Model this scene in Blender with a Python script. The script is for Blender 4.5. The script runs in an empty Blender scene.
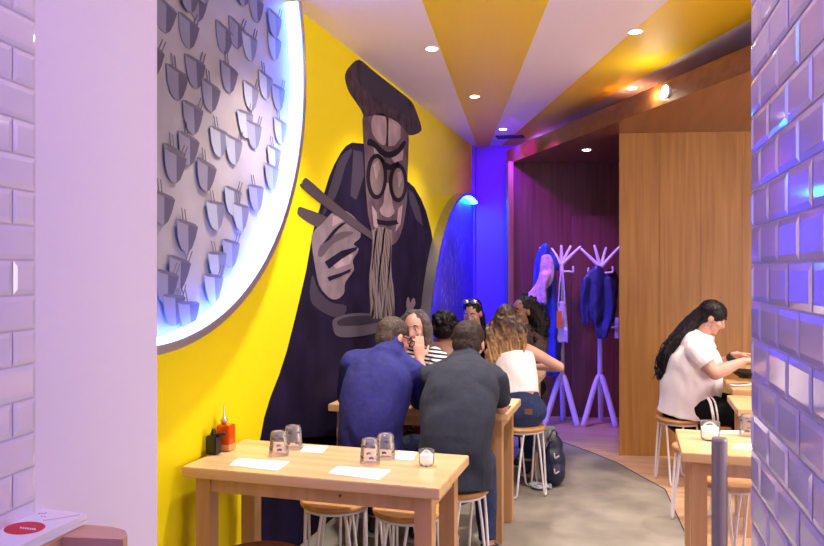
import bpy, bmesh, math, random
from mathutils import Vector, Matrix, noise
random.seed(7)
C = bpy.context.scene.collection
V = Vector
# ---------------------------------------------------------------- camera model
F_, VX, CX, HY, H = 740., 632., 412., 272., 1.55
TH = math.atan((VX-CX)/F_); c_, s_ = math.cos(TH), math.sin(TH)
WX = -1.80                    # mural wall
CEIL = 3.03
YEND = 8.61
def D(u, v, Z):
    X = (u-CX)/F_*Z
    return V((X*c_-Z*s_, X*s_+Z*c_, H-(v-HY)/F_*Z))
def G(u, v, z=0.0): return D(u, v, (H-z)*F_/(v-HY))
def CZ(X, Z, z=0.0): return V((X*c_-Z*s_, X*s_+Z*c_, z))
def OW(u, v, x=WX):
    Z = x/((u-CX)/F_*c_-s_); return D(u, v, Z)
# ---------------------------------------------------------------- materials
def mat(name, col, rough=.5, metal=0., noise_amt=0., nscale=20., bump=0., bscale=60., emit=None, estr=0., trans=0., coat=0., sss=0., spec=None):
    m = bpy.data.materials.new(name); m.use_nodes = True
    nt = m.node_tree; b = nt.nodes['Principled BSDF']
    b.inputs['Base Color'].default_value = (*col, 1); b.inputs['Roughness'].default_value = rough
    b.inputs['Metallic'].default_value = metal
    if trans: b.inputs['Transmission Weight'].default_value = trans; b.inputs['IOR'].default_value = 1.45
    if coat: b.inputs['Coat Weight'].default_value = coat; b.inputs['Coat Roughness'].default_value = .08
    if emit: b.inputs['Emission Color'].default_value = (*emit, 1); b.inputs['Emission Strength'].default_value = estr
    if spec is not None: b.inputs['Specular IOR Level'].default_value = spec
    tc = nt.nodes.new('ShaderNodeTexCoord')
    if noise_amt:
        n = nt.nodes.new('ShaderNodeTexNoise'); n.inputs['Scale'].default_value = nscale; n.inputs['Detail'].default_value = 4
        nt.links.new(tc.outputs['Object'], n.inputs['Vector'])
        r = nt.nodes.new('ShaderNodeValToRGB')
        r.color_ramp.elements[0].position = .3; r.color_ramp.elements[1].position = .7
        r.color_ramp.elements[0].color = (*[max(0, x*(1-noise_amt)) for x in col], 1)
        r.color_ramp.elements[1].color = (*[min(1, x*(1+noise_amt)) for x in col], 1)
        nt.links.new(n.outputs['Fac'], r.inputs['Fac']); nt.links.new(r.outputs['Color'], b.inputs['Base Color'])
    if bump:
        n2 = nt.nodes.new('ShaderNodeTexNoise'); n2.inputs['Scale'].default_value = bscale; n2.inputs['Detail'].default_value = 5
        nt.links.new(tc.outputs['Object'], n2.inputs['Vector'])
        bp = nt.nodes.new('ShaderNodeBump'); bp.inputs['Strength'].default_value = bump; bp.inputs['Distance'].default_value = .01
        nt.links.new(n2.outputs['Fac'], bp.inputs['Height']); nt.links.new(bp.outputs['Normal'], b.inputs['Normal'])
    return m
def wood(name, dark, light, axis='Z', scale=1., rough=.4, coat=0.):
    m = bpy.data.materials.new(name); m.use_nodes = True
    nt = m.node_tree; b = nt.nodes['Principled BSDF']
    b.inputs['Roughness'].default_value = rough
    if coat: b.inputs['Coat Weight'].default_value = coat; b.inputs['Coat Roughness'].default_value = .15
    tc = nt.nodes.new('ShaderNodeTexCoord'); mp = nt.nodes.new('ShaderNodeMapping')
    sc = {'X': (1.2, 26, 26), 'Y': (26, 1.2, 26), 'Z': (26, 26, 1.2)}[axis]
    mp.inputs['Scale'].default_value = [x*scale for x in sc]
    nt.links.new(tc.outputs['Object'], mp.inputs['Vector'])
    n = nt.nodes.new('ShaderNodeTexNoise'); n.inputs['Scale'].default_value = 1.; n.inputs['Detail'].default_value = 6
    n.inputs['Distortion'].default_value = .4
    nt.links.new(mp.outputs['Vector'], n.inputs['Vector'])
    r = nt.nodes.new('ShaderNodeValToRGB')
    r.color_ramp.elements[0].position = .3; r.color_ramp.elements[1].position = .72
    r.color_ramp.elements[0].color = (*dark, 1); r.color_ramp.elements[1].color = (*light, 1)
    nt.links.new(n.outputs['Fac'], r.inputs['Fac'])
    nt.links.new(r.outputs['Color'], b.inputs['Base Color'])
    return m
def striped(name, ca, cb, freq, vec=(0, 0, 1), warp=.02, rough=.8):
    m = bpy.data.materials.new(name); m.use_nodes = True
    nt = m.node_tree; b = nt.nodes['Principled BSDF']; b.inputs['Roughness'].default_value = rough
    tc = nt.nodes.new('ShaderNodeTexCoord')
    dp = nt.nodes.new('ShaderNodeVectorMath'); dp.operation = 'DOT_PRODUCT'; dp.inputs[1].default_value = vec
    nt.links.new(tc.outputs['Object'], dp.inputs[0])
    n = nt.nodes.new('ShaderNodeTexNoise'); n.inputs['Scale'].default_value = 7
    nt.links.new(tc.outputs['Object'], n.inputs['Vector'])
    ma = nt.nodes.new('ShaderNodeMath'); ma.operation = 'MULTIPLY_ADD'; ma.inputs[1].default_value = warp
    nt.links.new(n.outputs['Fac'], ma.inputs[0]); nt.links.new(dp.outputs['Value'], ma.inputs[2])
    mu = nt.nodes.new('ShaderNodeMath'); mu.operation = 'MULTIPLY'; mu.inputs[1].default_value = freq
    nt.links.new(ma.outputs[0], mu.inputs[0])
    fr = nt.nodes.new('ShaderNodeMath'); fr.operation = 'FRACT'; nt.links.new(mu.outputs[0], fr.inputs[0])
    gt = nt.nodes.new('ShaderNodeMath'); gt.operation = 'GREATER_THAN'; gt.inputs[1].default_value = .5
    nt.links.new(fr.outputs[0], gt.inputs[0])
    mx = nt.nodes.new('ShaderNodeMixRGB'); mx.inputs[1].default_value = (*ca, 1); mx.inputs[2].default_value = (*cb, 1)
    nt.links.new(gt.outputs[0], mx.inputs[0]); nt.links.new(mx.outputs[0], b.inputs['Base Color'])
    return m
M = dict(
 yellow=mat('yellow_paint', (.83, .69, .0), .6, spec=.25, bump=.05, bscale=90),
 ceilw=mat('ceiling_white', (.84, .76, .80), .6),
 ceily=mat('ceiling_yellow', (.86, .60, .006), .55),
 endw=mat('white_paint', (.72, .68, .78), .6),
 wallglow=mat('white_paint_blue_glow', (.26, .12, .72), .6),  # white end wall with its blue-violet glow put into the colour
 disc2=mat('blue_glow_panel', (.13, .08, .42), .45, noise_amt=.3, nscale=4),  # far disc's blue glow put into the panel colour
 pillar=mat('lavender_white_paint', (.72, .66, .80), .5, bump=.08, bscale=200),
 tile=mat('glazed_white_tile', (.70, .66, .82), .07, coat=.6),
 grout=mat('grout', (.60, .55, .70), .8),
 concrete=mat('concrete', (.25, .23, .19), .45, noise_amt=.28, nscale=3.2, bump=.06, bscale=14),
 woodfloor=wood('wood_floor', (.42, .24, .13), (.66, .42, .25), 'X', .7, .4),
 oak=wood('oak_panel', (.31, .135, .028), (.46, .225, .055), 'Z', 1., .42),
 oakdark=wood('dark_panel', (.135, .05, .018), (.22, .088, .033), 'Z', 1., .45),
 oakdoor=wood('door_wood', (.17, .065, .03), (.26, .11, .05), 'Z', 1., .45),
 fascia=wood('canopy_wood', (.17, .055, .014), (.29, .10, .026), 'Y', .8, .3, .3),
 table=wood('table_wood', (.60, .36, .15), (.76, .52, .27), 'X', .8, .28, .25),
 tleg=wood('table_leg_wood', (.44, .235, .10), (.60, .34, .16), 'Z', .8, .4),
 seat=wood('seat_wood', (.36, .17, .055), (.58, .32, .12), 'X', 1., .35),
 seatshade=wood('shaded_seat_wood', (.10, .03, .014), (.19, .06, .026), 'X', 1., .4),  # seat wood darkened for the shade under the front table
 counter=wood('counter_wood', (.52, .30, .16), (.68, .42, .25), 'X', .8, .5),
 white=mat('white_metal', (.78, .76, .80), .3),
 rack=mat('lacquered_white', (.78, .76, .82), .35),
 chrome=mat('brushed_metal', (.62, .60, .64), .34, 1.),
 steel=mat('dark_steel', (.26, .23, .29), .38, .5),
 paper=mat('paper', (.85, .84, .85), .7),
 red=mat('red_print', (.62, .02, .05), .6),
 glass=mat('clear_glass', (1, 1, 1), .02, trans=1.),
 pane=mat('pane_glass', (.96, .97, 1), .01, trans=1.),
 water=mat('dark_glass_print', (.10, .09, .18), .2),
 wax=mat('candle_wax', (.9, .84, .74), .5, emit=(1., .8, .55), estr=.45),
 sauceb=mat('black_plastic', (.012, .01, .014), .3),
 sauceo=mat('orange_sauce', (.70, .09, .006), .15, coat=.5),
 label=mat('bottle_label', (.80, .42, .12), .6),
 skin=mat('light_skin', (.60, .34, .26), .5, noise_amt=.06, nscale=9),
 skinr=mat('warm_skin', (.56, .28, .21), .5, noise_amt=.06, nscale=9),
 skinb=mat('brown_skin', (.28, .14, .095), .5, noise_amt=.06, nscale=9),
 eyew=mat('eye_white', (.75, .72, .70), .3), eyed=mat('eye_dark', (.02, .012, .01), .2), lips=mat('lip_colour', (.42, .10, .10), .5),
 blazer=mat('blue_blazer', (.012, .014, .145), .85, noise_amt=.18, nscale=40, bump=.4, bscale=26),
 tee=mat('charcoal_cotton', (.013, .018, .034), .9, noise_amt=.15, nscale=60, bump=.35, bscale=20),
 wtee=mat('white_cotton', (.80, .76, .80), .85, bump=.3, bscale=16),
 tank=mat('white_top', (.78, .74, .74), .85, bump=.3, bscale=22),
 jeans=mat('blue_denim', (.012, .024, .085), .9, noise_amt=.3, nscale=50, bump=.3, bscale=50),
 black=mat('black_cloth', (.003, .003, .005), .9, spec=.2, bump=.3, bscale=20),
 darkred=mat('dark_red_cloth', (.16, .012, .014), .85),
 leather=mat('brown_leather', (.16, .06, .03), .5),
 shoe=mat('dark_shoe', (.02, .02, .028), .5), sole=mat('white_sole', (.6, .6, .62), .6),
 stripe=striped('striped_jersey', (.78, .76, .80), (.008, .008, .02), 40, (.12, .1, 1)),
 pattern=mat('dotted_dark_cloth', (.06, .035, .04), .8, noise_amt=.9, nscale=70),
 hairblack=mat('black_hair', (.004, .003, .005), .45, spec=.3, bump=.5, bscale=120),
 hairbrown=mat('brown_hair', (.020, .010, .008), .55, spec=.3, noise_amt=.4, nscale=90, bump=.6, bscale=140),
 hairgrey=mat('grey_hair', (.11, .09, .09), .5, spec=.3, noise_amt=.45, nscale=60, bump=.6, bscale=140),
 hairsalt=mat('grey_brown_hair', (.060, .042, .034), .55, spec=.3, noise_amt=.5, nscale=80, bump=.6, bscale=140),
 navy=mat('navy_nylon', (.012, .017, .055), .5, bump=.4, bscale=18),
 greybag=mat('grey_cloth', (.16, .16, .18), .85, noise_amt=.5, nscale=45, bump=.5, bscale=30),
 strap=mat('light_strap', (.42, .42, .46), .6),
 leatherj=mat('dark_blue_leather', (.035, .045, .13), .32, bump=.7, bscale=14),
 bluecoat=mat('blue_coat', (.03, .06, .30), .6, bump=.6, bscale=16),
 pinkscarf=mat('pale_pink_scarf', (.62, .40, .50), .75, noise_amt=.35, nscale=25, bump=.5, bscale=30),
 redcloth=mat('red_scarf', (.28, .03, .05), .8, bump=.5, bscale=30),
 maroon=mat('maroon_coat', (.035, .008, .02), .8, bump=.4, bscale=20),
 tote=mat('canvas_tote', (.68, .62, .60), .8, bump=.3, bscale=30), orange=mat('orange_print', (.72, .22, .03), .7),
 food=mat('noodles', (.45, .27, .10), .6, noise_amt=.6, nscale=60, bump=1, bscale=60),
 bowl=mat('dark_bowl', (.03, .028, .028), .25), spoon=mat('white_ceramic', (.8, .8, .8), .25),
 cuff=mat('black_wristband', (.012, .012, .014), .6), phone=mat('phone_black', (.01, .01, .014), .15),
 vent=mat('vent_dark', (.06, .05, .08), .6),
 lamp=mat('lamp_glow', (1, 1, 1), .5, emit=(1, .93, .86), estr=26),
 lampv=mat('violet_fill_tube', (.6, .3, 1), .5, emit=(.42, .16, 1.), estr=7),
 led=mat('blue_white_led', (.5, .7, 1), .5, emit=(.055, .15, 1.), estr=24),
 led2=mat('deep_blue_led', (.2, .2, 1), .5, emit=(.01, .015, 1.), estr=60),
 ledc=mat('cyan_led', (.2, .8, 1), .5, emit=(.02, .45, 1.), estr=26),
 disc=mat('grey_violet_panel', (.29, .265, .285), .5, noise_amt=.12, nscale=5),
 cupm=mat('cup_mid_grey', (.17, .155, .21), .6), cupd=mat('cup_dark_grey', (.065, .05, .085), .6), cupl=mat('cup_light_grey', (.27, .28, .34), .6), cupr=mat('cup_rim', (.09, .075, .10), .6),
 cupm2=mat('cup_soft_grey', (.20, .20, .27), .6), cupd2=mat('cup_slate', (.12, .12, .18), .6),
 m_coat=mat('mural_coat', (.011, .006, .030), .85, spec=.12, noise_amt=.5, nscale=4), m_coatl=mat('mural_coat_light', (.045, .035, .065), .8, spec=.15), 
 m_beret=mat('mural_beret', (.055, .035, .055), .8, spec=.15, noise_amt=.55, nscale=9),
 m_face=mat('mural_face', (.115, .075, .105), .8, spec=.15, noise_amt=.35, nscale=8), m_faced=mat('mural_line', (.012, .008, .018), .8, spec=.15),
 m_facel=mat('mural_light', (.36, .27, .33), .8, spec=.15, noise_amt=.2, nscale=8), m_hand=mat('mural_hand', (.20, .16, .20), .8, spec=.15, noise_amt=.2, nscale=8),
 m_handd=mat('mural_hand_shade', (.10, .075, .11), .8, spec=.15), m_lens=mat('mural_lens', (.20, .15, .16), .8, spec=.15), m_stick=mat('mural_stick', (.075, .055, .08), .8, spec=.15),
 m_noodle=mat('mural_noodle', (.22, .18, .19), .8, spec=.15), m_bowl=mat('mural_bowl', (.085, .075, .11), .8, spec=.15), m_bowld=mat('mural_bowl_inside', (.03, .024, .045), .8, spec=.15),
)
def thin_glass(name, tint, gloss=.12):
    m = bpy.data.materials.new(name); m.use_nodes = True; nt = m.node_tree; nt.nodes.clear()
    o = nt.nodes.new('ShaderNodeOutputMaterial'); t = nt.nodes.new('ShaderNodeBsdfTransparent'); g = nt.nodes.new('ShaderNodeBsdfGlossy'); d = nt.nodes.new('ShaderNodeBsdfDiffuse')
    t.inputs[0].default_value = (*tint, 1); g.inputs['Roughness'].default_value = .04; d.inputs[0].default_value = (.85, .85, .9, 1)
    fr = nt.nodes.new('ShaderNodeFresnel'); fr.inputs[0].default_value = 1.5
    a = nt.nodes.new('ShaderNodeMixShader'); b_ = nt.nodes.new('ShaderNodeMixShader'); a.inputs[0].default_value = gloss
    nt.links.new(t.outputs[0], a.inputs[1]); nt.links.new(d.outputs[0], a.inputs[2])
    nt.links.new(fr.outputs[0], b_.inputs[0]); nt.links.new(a.outputs[0], b_.inputs[1]); nt.links.new(g.outputs[0], b_.inputs[2]); nt.links.new(b_.outputs[0], o.inputs[0])
    return m
M['glass'] = thin_glass('clear_glass', (.95, .95, .97), .16); M['pane'] = thin_glass('pane_glass', (.97, .97, .99), .02)
def hair_grad(name, top, low, z0, z1):
    m = bpy.data.materials.new(name); m.use_nodes = True
    nt = m.node_tree; b = nt.nodes['Principled BSDF']; b.inputs['Roughness'].default_value = .42
    tc = nt.nodes.new('ShaderNodeTexCoord'); sp = nt.nodes.new('ShaderNodeSeparateXYZ'); nt.links.new(tc.outputs['Object'], sp.inputs[0])
    n = nt.nodes.new('ShaderNodeTexNoise'); n.inputs['Scale'].default_value = 22; nt.links.new(tc.outputs['Object'], n.inputs['Vector'])
    mr = nt.nodes.new('ShaderNodeMapRange'); mr.inputs[1].default_value = z0; mr.inputs[2].default_value = z1
    nt.links.new(sp.outputs['Z'], mr.inputs[0])
    ad = nt.nodes.new('ShaderNodeMath'); ad.operation = 'MULTIPLY_ADD'; ad.inputs[1].default_value = 1.1; 
    nt.links.new(n.outputs['Fac'], ad.inputs[0]); nt.links.new(mr.outputs[0], ad.inputs[2])
    su = nt.nodes.new('ShaderNodeMath'); su.operation = 'SUBTRACT'; su.inputs[1].default_value = .55; su.use_clamp = True
    nt.links.new(ad.outputs[0], su.inputs[0])
    mx = nt.nodes.new('ShaderNodeMixRGB'); mx.inputs[1].default_value = (*top, 1); mx.inputs[2].default_value = (*low, 1)
    nt.links.new(su.outputs[0], mx.inputs[0]); nt.links.new(mx.outputs[0], b.inputs['Base Color'])
    return m
M['ombre'] = hair_grad('ombre_hair', (.030, .014, .009), (.40, .22, .075), .69, .46)
# ---------------------------------------------------------------- object helpers
def origin(o):
    p = V((0, 0, 0))
    while o: p += o.location; o = o.parent
    return p
def obj(name, bm, m, parent=None, loc=None, smooth=False, bevel=0.):
    """bm in world coordinates; loc = the base point of a top-level mesh"""
    if bevel: bmesh.ops.bevel(bm, geom=bm.edges[:], offset=bevel, segments=2, affect='EDGES', clamp_overlap=True)
    bmesh.ops.recalc_face_normals(bm, faces=bm.faces[:])
    me = bpy.data.meshes.new(name); 
    o = bpy.data.objects.new(name, me); C.objects.link(o)
    if parent: o.parent = parent; off = origin(parent)
    else: off = V(loc) if loc is not None else V((0, 0, 0)); o.location = off
    bm.transform(Matrix.Translation(-off))
    bm.to_mesh(me); bm.free()
    for mm in (m if isinstance(m, (list, tuple)) else [m]): me.materials.append(M[mm] if isinstance(mm, str) else mm)
    if smooth:
        for p in me.polygons: p.use_smooth = True
    return o
def tag(o, label, cat, group=None, kind=None):
    o['label'] = label; o['category'] = cat
    if group: o['group'] = group
    if kind: o['kind'] = kind
    return o
def thing(name, label, cat, loc, group=None):
    o = bpy.data.objects.new(name, None); C.objects.link(o); o.location = loc; o.empty_display_size = .1
    return tag(o, label, cat, group)
def struct(name, bm, m, parent=None, **k):
    o = obj(name, bm, m, parent, **k)
    if not parent: o['kind'] = 'structure'
    return o
def kids(o): return [x for x in bpy.data.objects if x.parent == o]
def dup(root, loc, rz=None, label=None, group=None):
    def cp(o, par):
        n = o.copy(); C.objects.link(n); n.parent = par
        for ch in kids(o): cp(ch, n)
        return n
    r = cp(root, None); r.location = loc
    if rz is not None: r.rotation_euler = (0, 0, rz)
    if label: r['label'] = label
    if group: r['group'] = group
    return r
B = bmesh.new
def box(bm, x0, x1, y0, y1, z0, z1, mi=0):
    vs = [bm.verts.new((x, y, z)) for z in (z0, z1) for x, y in ((x0, y0), (x1, y0), (x1, y1), (x0, y1))]
    for f in ((3, 2, 1, 0), (4, 5, 6, 7), (0, 1, 5, 4), (1, 2, 6, 5), (2, 3, 7, 6), (3, 0, 4, 7)):
        bm.faces.new([vs[i] for i in f]).material_index = mi
def obox(bm, o, ax, ay, az, mi=0):
    """box from corner o with edge vectors"""
    vs = [bm.verts.new(o+a+b_+d) for d in (V((0, 0, 0)), az) for a, b_ in ((V((0, 0, 0)), V((0, 0, 0))), (ax, V((0, 0, 0))), (ax, ay), (V((0, 0, 0)), ay))]
    for f in ((3, 2, 1, 0), (4, 5, 6, 7), (0, 1, 5, 4), (1, 2, 6, 5), (2, 3, 7, 6), (3, 0, 4, 7)):
        bm.faces.new([vs[i] for i in f]).material_index = mi
def prism(bm, pts, off, mi=0):
    """extruded polygon: pts (Vectors) and offset Vector"""
    a = [bm.verts.new(p) for p in pts]; b = [bm.verts.new(V(p)+off) for p in pts]; n = len(pts)
    bm.faces.new(a).material_index = mi; bm.faces.new(b[::-1]).material_index = mi
    for i in range(n): bm.faces.new((a[i], a[(i+1) % n], b[(i+1) % n], b[i])).material_index = mi
def spline(pts, n):
    """Catmull-Rom resample of a list of tuples/Vectors (any dimension)"""
    P = [tuple(p) for p in pts]; m = len(P); out = []
    for i in range(n):
        t = i/(n-1)*(m-1); k = min(int(t), m-2); u = t-k
        p0, p1, p2, p3 = P[max(k-1, 0)], P[k], P[k+1], P[min(k+2, m-1)]
        out.append(tuple(.5*(2*b+(c-a)*u+(2*a-5*b+4*c-d)*u*u+(3*b-a-3*c+d)*u**3) for a, b, c, d in zip(p0, p1, p2, p3)))
    return out
def tube(bm, pts, rad, segs=10, wide=None, cap=True, mi=0, smoothn=0):
    """loft along pts; rad: number / list of numbers / list of (rw, rd); wide: vector giving the width axis"""
    n = len(pts)
    if not isinstance(rad, (list, tuple)): rad = [rad]*n
    rad = [r if isinstance(r, (list, tuple)) else (r, r) for r in rad]
    if smoothn:
        q = spline([(*p, *r) for p, r in zip(pts, rad)], smoothn)
        pts = [V(x[:3]) for x in q]; rad = [(max(.001, x[3]), max(.001, x[4])) for x in q]; n = smoothn
    pts = [V(p) for p in pts]
    tg = [(pts[min(i+1, n-1)]-pts[max(i-1, 0)]).normalized() for i in range(n)]
    w = V(wide) if wide is not None else tg[0].orthogonal()
    R, T = [], []
    for i in range(n):
        w2 = (w-tg[i]*w.dot(tg[i]))
        if w2.length < 1e-5: w2 = tg[i].orthogonal()
        w2.normalize()
        if wide is None: w = w2
        R.append(w2); T.append(tg[i].cross(w2))
    rings = []
    def ring(p, a, b_, ra, rb): return [bm.verts.new(p+a*ra*math.cos(2*math.pi*j/segs)+b_*rb*math.sin(2*math.pi*j/segs)) for j in range(segs)]
    if cap == 'round':
        for k in (.94, .6): 
            q = math.sqrt(1-k*k); rings.append(ring(pts[0]-tg[0]*min(rad[0])*k, R[0], T[0], rad[0][0]*q, rad[0][1]*q))
    for i in range(n): rings.append(ring(pts[i], R[i], T[i], *rad[i]))
    if cap == 'round':
        for k in (.6, .94):
            q = math.sqrt(1-k*k); rings.append(ring(pts[-1]+tg[-1]*min(rad[-1])*k, R[-1], T[-1], rad[-1][0]*q, rad[-1][1]*q))
    for a, b_ in zip(rings, rings[1:]):
        for j in range(segs): bm.faces.new((a[j], a[(j+1) % segs], b_[(j+1) % segs], b_[j])).material_index = mi
    if cap:
        bm.faces.new(rings[0][::-1]).material_index = mi; bm.faces.new(rings[-1]).material_index = mi
def ell(bm, c, r, basis=None, u=16, v=10):
    mt = Matrix.Diagonal((*r, 1))
    if basis: mt = Matrix((basis[0], basis[1], basis[2])).transposed().to_4x4() @ mt
    bmesh.ops.create_uvsphere(bm, u_segments=u, v_segments=v, radius=1, matrix=Matrix.Translation(c) @ mt)
def lathe(bm, prof, c=(0, 0, 0), segs=24, mi=0, tilt=None):
    c = V(c); rings = []
    for r, z in prof:
        rings.append([bm.verts.new(c+V((max(r, .0004)*math.cos(2*math.pi*j/segs), max(r, .0004)*math.sin(2*math.pi*j/segs), z))) for j in range(segs)])
    for a, b_ in zip(rings, rings[1:]):
        for j in range(segs): bm.faces.new((a[j], a[(j+1) % segs], b_[(j+1) % segs], b_[j])).material_index = mi
    bm.faces.new(rings[0][::-1]).material_index = mi; bm.faces.new(rings[-1]).material_index = mi
def fuse(bm, voxel=.008, smooth=4, wr=0., wscale=9., seed=0):
    """union overlapping closed shells into one continuous skin, then relax; wr = wrinkle height"""
    bmesh.ops.recalc_face_normals(bm, faces=bm.faces[:])
    me = bpy.data.meshes.new('t'); bm.to_mesh(me); bm.free()
    o = bpy.data.objects.new('t', me); C.objects.link(o)
    r = o.modifiers.new('r', 'REMESH'); r.mode = 'VOXEL'; r.voxel_size = voxel; r.adaptivity = 0
    s = o.modifiers.new('s', 'SMOOTH'); s.iterations = smooth; s.factor = .5
    dg = bpy.context.evaluated_depsgraph_get(); ev = o.evaluated_get(dg)
    n = B(); n.from_mesh(ev.to_mesh()); ev.to_mesh_clear()
    bpy.data.objects.remove(o); bpy.data.meshes.remove(me)
    if wr:
        n.normal_update()
        for v in n.verts:
            p = v.co*wscale+V((seed, seed*2, 0)); q = noise.noise_vector(p*.5)
            v.co += v.normal*wr*noise.noise(V((p.x, p.y, p.z*.55))+q*1.2)*1.6
    return n
# ================================================================ SETTING
bm = B()
pts = [G(562, 442), G(590, 452), G(617, 463), G(640, 476), G(665, 489.5)]
edge = [V((-1.1, 7.05, 0))]+[V((p.x, p.y, 0)) for p in pts]+[V((.32, 4.45, 0)), V((.75, 3.2, 0)), V((1.0, 1.0, 0)), V((1.1, -1.5, 0))]
prism(bm, [V((-2, -1.5, 0)), *[V((p.x, p.y, 0)) for p in edge[::-1]], V((-2, 7.05, 0))], V((0, 0, -.1)))
struct('floor', bm, 'concrete')
bm = B()
prism(bm, [V((-2, 7.05, 0)), *edge, V((4.2, -1.5, 0)), V((4.2, 9.2, 0)), V((-2, 9.2, 0))], V((0, 0, -.1)))
struct('floor', bm, 'woodfloor')
bm = B()
tube(bm, [V((p.x, p.y, .0005)) for p in edge], [(.006, .0015)]*len(edge), segs=6)
struct('trim_1', bm, 'vent')
# mural wall
bm = B(); box(bm, WX-.15, WX, 1.0, 9.2, 0, 3.2); struct('wall_left', bm, 'yellow')
# end wall
bm = B(); box(bm, WX, 4.2, YEND, YEND+.12, 0, 3.2); box(bm, WX, WX+.035, YEND-.1, YEND, 0, CEIL); struct('wall_back', bm, 'wallglow')
# near left: tiled return and painted pier
t0 = CZ(-.83, 1.63); tdir = CZ(-.156, -.988)-CZ(0, 0); pd = V((0, 1, 0))
pe = t0+pd*.436
bm = B()
prism(bm, [t0, pe, V((WX, pe.y, 0)), V((WX, t0.y-.3, 0)), V((t0.x-.25, t0.y-.3, 0))], V((0, 0, CEIL)))
bmesh.ops.translate(bm, verts=bm.verts[:], vec=(0, 0, 0)); struct('wall_front', bm, 'pillar')
def tilewall(name, p0, d, length, nrm, first, z_first, zs=(0, CEIL), stagger=0):
    """bevelled metro tiles 15 x 7.5 on a wall that starts at p0 and runs along d; nrm points into the room"""
    bm = B(); gap = .0022
    obox(bm, V((p0.x, p0.y, zs[0]))-nrm*.12, d*length, nrm*.12, V((0, 0, zs[1]-zs[0])), 1)
    nr0 = int((zs[0]-z_first)/.075)-1; r = nr0
    while z_first+r*.075 < zs[1]:
        za, zb = max(zs[0], z_first+r*.075)+gap, min(zs[1], z_first+(r+1)*.075)-gap
        if zb-za > .012:
            x = first-.15 - (.075 if (r+stagger) % 2 else 0)
            while x < length:
                a, b_ = max(0, x)+gap, min(length, x+.15)-gap
                if b_-a > .012:
                    i = min(.011, (b_-a)/3); j = min(.011, (zb-za)/3)
                    jit = random.uniform(-.0006, .0006); jit2 = random.uniform(-.0006, .0006)
                    lo = [(a, za), (b_, za), (b_, zb), (a, zb)]; hi = [(a+i, za+j), (b_-i, za+j), (b_-i, zb-j), (a+i, zb-j)]
                    L = [bm.verts.new(p0+d*q[0]+V((0, 0, q[1]))+nrm*.0015) for q in lo]
                    U = [bm.verts.new(p0+d*q[0]+V((0, 0, q[1]))+nrm*(.0040+(jit if k % 3 else jit2)*.6)) for k, q in enumerate(hi)]
                    bm.faces.new(U)
                    for k in range(4): bm.faces.new((L[k], L[(k+1) % 4], U[(k+1) % 4], U[k]))
                x += .15
        r += 1
    return struct(name, bm, ['tile', 'grout'])
tilewall('wall_left_tiled', V((t0.x, t0.y, 0)), tdir.normalized(), 1.7, V((-tdir.y, tdir.x, 0)).normalized()*(1 if V((-tdir.y, tdir.x, 0)).dot(V((1, 0, 0))) > 0 else -1), .15, 1.425)
r0 = CZ(.697, 1.516); rdir = (CZ(-.2585, -.966)-CZ(0, 0)).normalized(); rn = V((-rdir.y, rdir.x, 0)).normalized()
if rn.x > 0: rn = -rn
tilewall('wall_right_tiled', V((r0.x, r0.y, 0)), rdir, 2.2, rn, .10, 1.715)
bm = B(); e = V((r0.x, r0.y, 0))
prism(bm, [e-rn*.12, e-rn*.12+rdir*2.2, V((4.2, -1.0, 0)), V((4.2, r0.y, 0))], V((0, 0, CEIL))); struct('wall_front_right', bm, 'endw')
bm = B(); box(bm, 4.2, 4.32, -1.5, 9.2, 0, 3.2); struct('wall_right', bm, 'endw')
bm = B(); box(bm, -2, 4.3, -1.6, -1.5, 0, 3.2); struct('wall_behind', bm, 'endw')
# ceiling with the painted fan
bm = B(); box(bm, -2, 4.3, -1.6, 9.2, CEIL, CEIL+.1)
def ray(a, b_, ext):
    p, q = G(*a, CEIL), G(*b_, CEIL); d = (q-p).normalized(); return p, p+d*ext
def strip(a0, a1, b0, b1, ext):
    p, q = ray(a0, a1, ext); r, s = ray(b0, b1, ext)
    zz = V((0, 0, -.0012)); prism(bm, [V((x.x, x.y, CEIL)) for x in (p, q, s, r)], zz, 1)
strip((478.3, 149.8), (422, 0), (487.9, 149.8), (549, 0), 8.2)
strip((496.7, 149.8), (668.8, 0), (508.5, 149.8), (751.7, 18.6), 8.5)
struct('ceiling', bm, ['ceilw', 'ceily'])
# wood joinery: canopy (dropped soffit) with the sloping front line
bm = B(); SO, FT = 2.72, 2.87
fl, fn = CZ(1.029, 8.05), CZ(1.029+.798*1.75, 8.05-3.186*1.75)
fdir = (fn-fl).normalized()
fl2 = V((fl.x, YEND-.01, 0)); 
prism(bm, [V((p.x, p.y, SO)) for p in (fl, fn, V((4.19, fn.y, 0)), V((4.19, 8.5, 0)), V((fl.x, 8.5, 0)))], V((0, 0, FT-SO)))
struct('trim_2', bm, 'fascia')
# alcove back wall (faces the camera direction) and projecting panelled block
def boards(name, p0, p1, z0, z1, width, m, thick=.05, gapw=.0015, back=None, nrm=None):
    bm = B(); d = p1-p0; L = d.length; d = d.normalized(); n = nrm or V((-d.y, d.x, 0)); x = 0
    while x < L-.001:
        w = min(width, L-x)
        obox(bm, p0+d*(x+gapw)+V((0, 0, z0)), d*(w-2*gapw), n*thick, V((0, 0, z1-z0))); x += width
    obox(bm, p0+n*.006+V((0, 0, z0)), d*L, n*(back or thick), V((0, 0, z1-z0)))
    return struct(name, bm, m)
bl, br = CZ((508-412)/740*7.94, 7.94), CZ((700-412)/740*7.94, 7.94)
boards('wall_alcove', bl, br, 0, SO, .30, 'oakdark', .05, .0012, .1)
bm = B(); dd = (br-bl).normalized(); nn = V((-dd.y, dd.x, 0))
obox(bm, bl-dd*.01-nn*.10, dd*.055, nn*.16, V((0, 0, SO))); struct('trim_3', bm, 'oak')
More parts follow.
